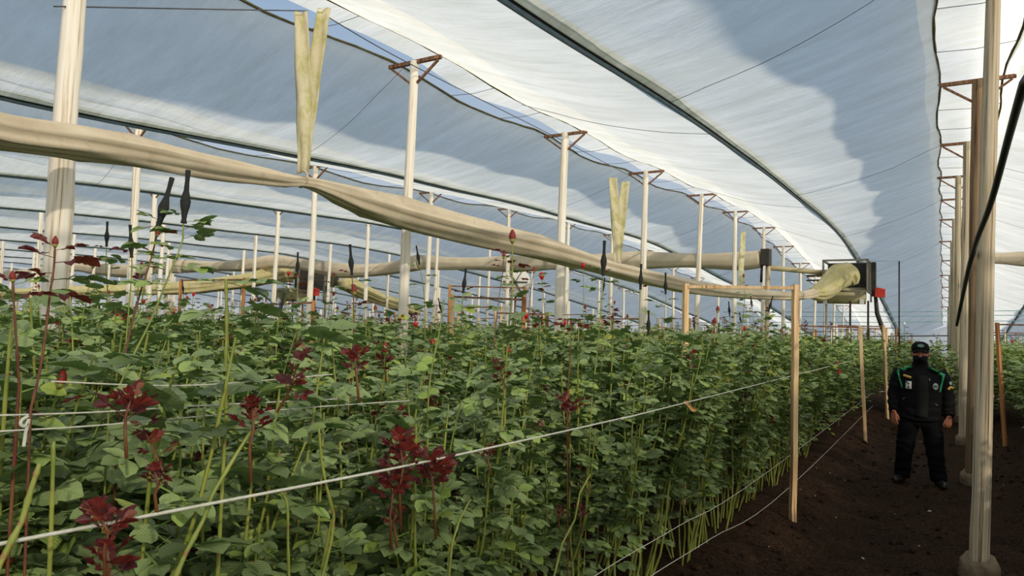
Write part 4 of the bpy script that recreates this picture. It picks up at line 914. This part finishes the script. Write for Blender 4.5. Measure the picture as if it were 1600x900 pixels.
# boots
for s in (-1, 1):
    x, y, z = LEG[s][-1]; tox = s * (.055 if s < 0 else .04); q = MB()
    q.tube([(x, y + .01, .16), (x, y + .012, .10), (x, y + .01, .055)], [.058, .060, .056], 14)
    q.tube([(x - tox * .3, y + .075, .045), (x, y + .03, .052), (x + tox * .45, y - .06, .050), (x + tox, y - .135, .042), (x + tox * 1.25, y - .185, .036), (x + tox * 1.35, y - .205, .03)], [(.036, .038), (.046, .05), (.047, .046), (.050, .040), (.040, .032), (.018, .018)], 14)
    bm_ = remeshed(q, .007, 4); bm_.materials.append(LEATHER)
    for v in bm_.vertices: v.co.z = max(v.co.z, .012)
    bo = put('boot', bm_, man)
    q = MB(); q.tube([(x - tox * .3, y + .085, .010), (x + tox * .4, y - .05, .010), (x + tox * 1.3, y - .2, .010)], [(.038, .012), (.050, .012), (.036, .012)], 12); q.build('sole', BLACK, bo)
# cap, hair, eyes, mask
q = MB(); rings(q, [(0, .004, 1.626, .084, .108), (0, .004, 1.655, .086, .110), (0, .006, 1.69, .079, .101), (0, .008, 1.715, .062, .080), (0, .010, 1.732, .036, .046), (0, .010, 1.737, .01, .012)], 28)
cap = q.build('cap', CLOTH, man)
q = MB(); q.grid(lambda a, c: ((a - .5) * .165 * (1 - .25 * c), -.088 - .085 * c * (1 - (2 * a - 1) ** 2 * .55) + .055 * (2 * a - 1) ** 2, 1.640 - .024 * c - .026 * (2 * a - 1) ** 2), 12, 5)
o = q.build('visor', CLOTH, cap); so = o.modifiers.new('s', 'SOLIDIFY'); so.thickness = .005
q = MB(); q.ball((0, 0, 0), (.036, .006, .022), 16, 8); o = q.build('emblem', simple('cap_emblem', (150, 186, 168), (96, 138, 120), 0.6, (60, 60, 60)), cap); o.location = (0.004, -.111, 1.684); o.rotation_euler = (-.25, 0, 0)
q = MB(); q.tube([(.026 * math.cos(a), -.006, .015 * math.sin(a)) for a in [2 * PI * i / 16 for i in range(17)]], .0028, 6); o2 = q.build('emblem_ring', simple('emblem_green', (40, 110, 84), None, .6), cap); o2.location = (0.004, -.111, 1.684); o2.rotation_euler = (-.25, 0, 0)
q = MB(); rings(q, [(0, .030, 1.54, .068, .070), (0, .022, 1.58, .077, .083), (0, .015, 1.625, .080, .088)], 20); put('hair', q.mesh('hair', HAIR), man)
for s in (-1, 1):
    q = MB(); q.ball((s * .030, -.0945, 1.592), (.0125, .008, .0065), 12, 8); e = q.build('eye', EYEW, man)
    q = MB(); q.ball((s * .030, -.1015, 1.592), (.0055, .003, .0055), 10, 6); q.build('iris', HAIR, e)
    q = MB(); q.tube([(s * .014, -.101, 1.607), (s * .030, -.103, 1.611), (s * .047, -.094, 1.606)], .0038, 6); q.build('eyebrow', HAIR, man)
def mk(a, c):
    th = (a - .5) * 2.15; z = 1.468 + .086 * c; bul = .018 * math.sin(PI * c) * math.cos(th) + .020 * math.exp(-((c - .75) / .25) ** 2) * math.exp(-(th / .30) ** 2)
    rx = .066 + .012 * c; ry = .086 + .014 * c
    if c < .15: ry -= .02 * (1 - c / .15); rx -= .012 * (1 - c / .15)
    return ((rx + bul * .5) * math.sin(th), -.004 - (ry + bul) * math.cos(th), z + (.012 * math.cos(th) if c > .9 else 0))
q = MB(); q.grid(mk, 24, 12); ms = q.build('face_mask', MASKM, man); so = ms.modifiers.new('s', 'SOLIDIFY'); so.thickness = .004
for s in (-1, 1):
    q = MB(); q.tube([(s * .074, -.030, 1.558), (s * .082, .0, 1.592), (s * .084, .022, 1.60), (s * .083, .034, 1.575)], .0025, 5); q.build('ear_loop', MASKM, ms)
for o in list(man.children_recursive):
    if o.name.split('.')[0] in ('hair', 'eye', 'iris', 'eyebrow', 'face_mask', 'ear_loop', 'cap', 'visor'): bighead(o.data)
# sewn on strips and badges, laid on the jacket
def onto(x, z, off):
    h = jb.ray_cast(Vector((x, -1, z)), Vector((0, 1, 0)))
    y = h[0].y if h[0] is not None else -.1
    return Vector((x, y - off, z))
def pz(u, v): return ((u - 1437.5) / 129.0, (757 - v) / 129.0)
def strip(name, pts, widths, mat, off=.006, parent=None, lab=None):
    q = MB(); P = [Vector((*pz(*p), 0)) for p in pts]; n = 14
    PP = []
    for i in range(n + 1): PP.append(polyline_at(P, min(.9999, i / n)))
    W = [np.interp(i / n * (len(widths) - 1), range(len(widths)), widths) for i in range(n + 1)]
    vs = []
    for i in range(n + 1):
        d = (PP[min(i + 1, n)] - PP[max(i - 1, 0)]).normalized(); nn = Vector((-d.y, d.x, 0))
        for k in (-1, 0, 1): c = PP[i] + nn * W[i] / 2 * k; vs.append(onto(c.x, c.y, off))
    q.add(vs, [(i * 3 + k, i * 3 + k + 1, i * 3 + k + 4, i * 3 + k + 3) for i in range(n) for k in range(2)])
    o = q.build(name, mat, parent or man); so = o.modifiers.new('s', 'SOLIDIFY'); so.thickness = .004; so.offset = 0
    if lab: o['label'] = lab
    return o
strip('shoulder_stripe', [(1425.5, 573), (1416, 576.5), (1406.5, 581)], [.024, .030], GREEN); strip('shoulder_stripe', [(1406.5, 579.5), (1408.5, 592), (1412.5, 607)], [.024, .012], GREEN)
strip('shoulder_stripe', [(1449.5, 573), (1459, 578.5), (1470, 585)], [.024, .034], GREEN); strip('shoulder_stripe', [(1469, 583), (1466.5, 597), (1464, 611)], [.026, .014], GREEN)
strip('placket', [(1441, 586), (1440.5, 615), (1439, 652)], [.10, .13, .13], PLACK, .004)
strip('name_tag', [(1414, 587), (1425, 590)], [.026], GOLD, .008)
bd = strip('badge', [(1421.4, 596), (1421.4, 607.5)], [.062], WHITE, .010, lab='white badge with dark squares')
for v in (599.6, 605.0): strip('badge_square', [(1421.2, v - 1.2), (1421.2, v + 1.2)], [.018], BLACK, .0135, bd)
strip('badge_square', [(1418.6, 596.4), (1418.6, 598.4)], [.020], BLACK, .0135, bd)
pt = strip('round_patch', [(1457.8, 597), (1457.8, 600), (1457.8, 604), (1457.8, 607)], [.022, .056, .056, .026], PALEG, .008)
strip('patch_mark', [(1457.8, 600), (1457.8, 603.5)], [.030], simple('patch_grey', (96, 104, 104), None, .7), .0115, pt)
strip('sleeve_patch', [(1477.6, 594), (1478.6, 598.5)], [.022], simple('pale_blue_cloth', (176, 206, 216), None, .7), .008)
strip('sleeve_chevron', [(1474.6, 606), (1478.4, 602.0), (1482, 604.6)], [.026], GOLD, .008); 
strip('zip_pull', [(1449.2, 590), (1450.4, 593.4)], [.008], METAL, .006); strip('zip_pull', [(1413.2, 625), (1416.4, 622.8)], [.008], METAL, .006); strip('zip_pull', [(1457.6, 629.5), (1460.6, 631)], [.008], METAL, .006)
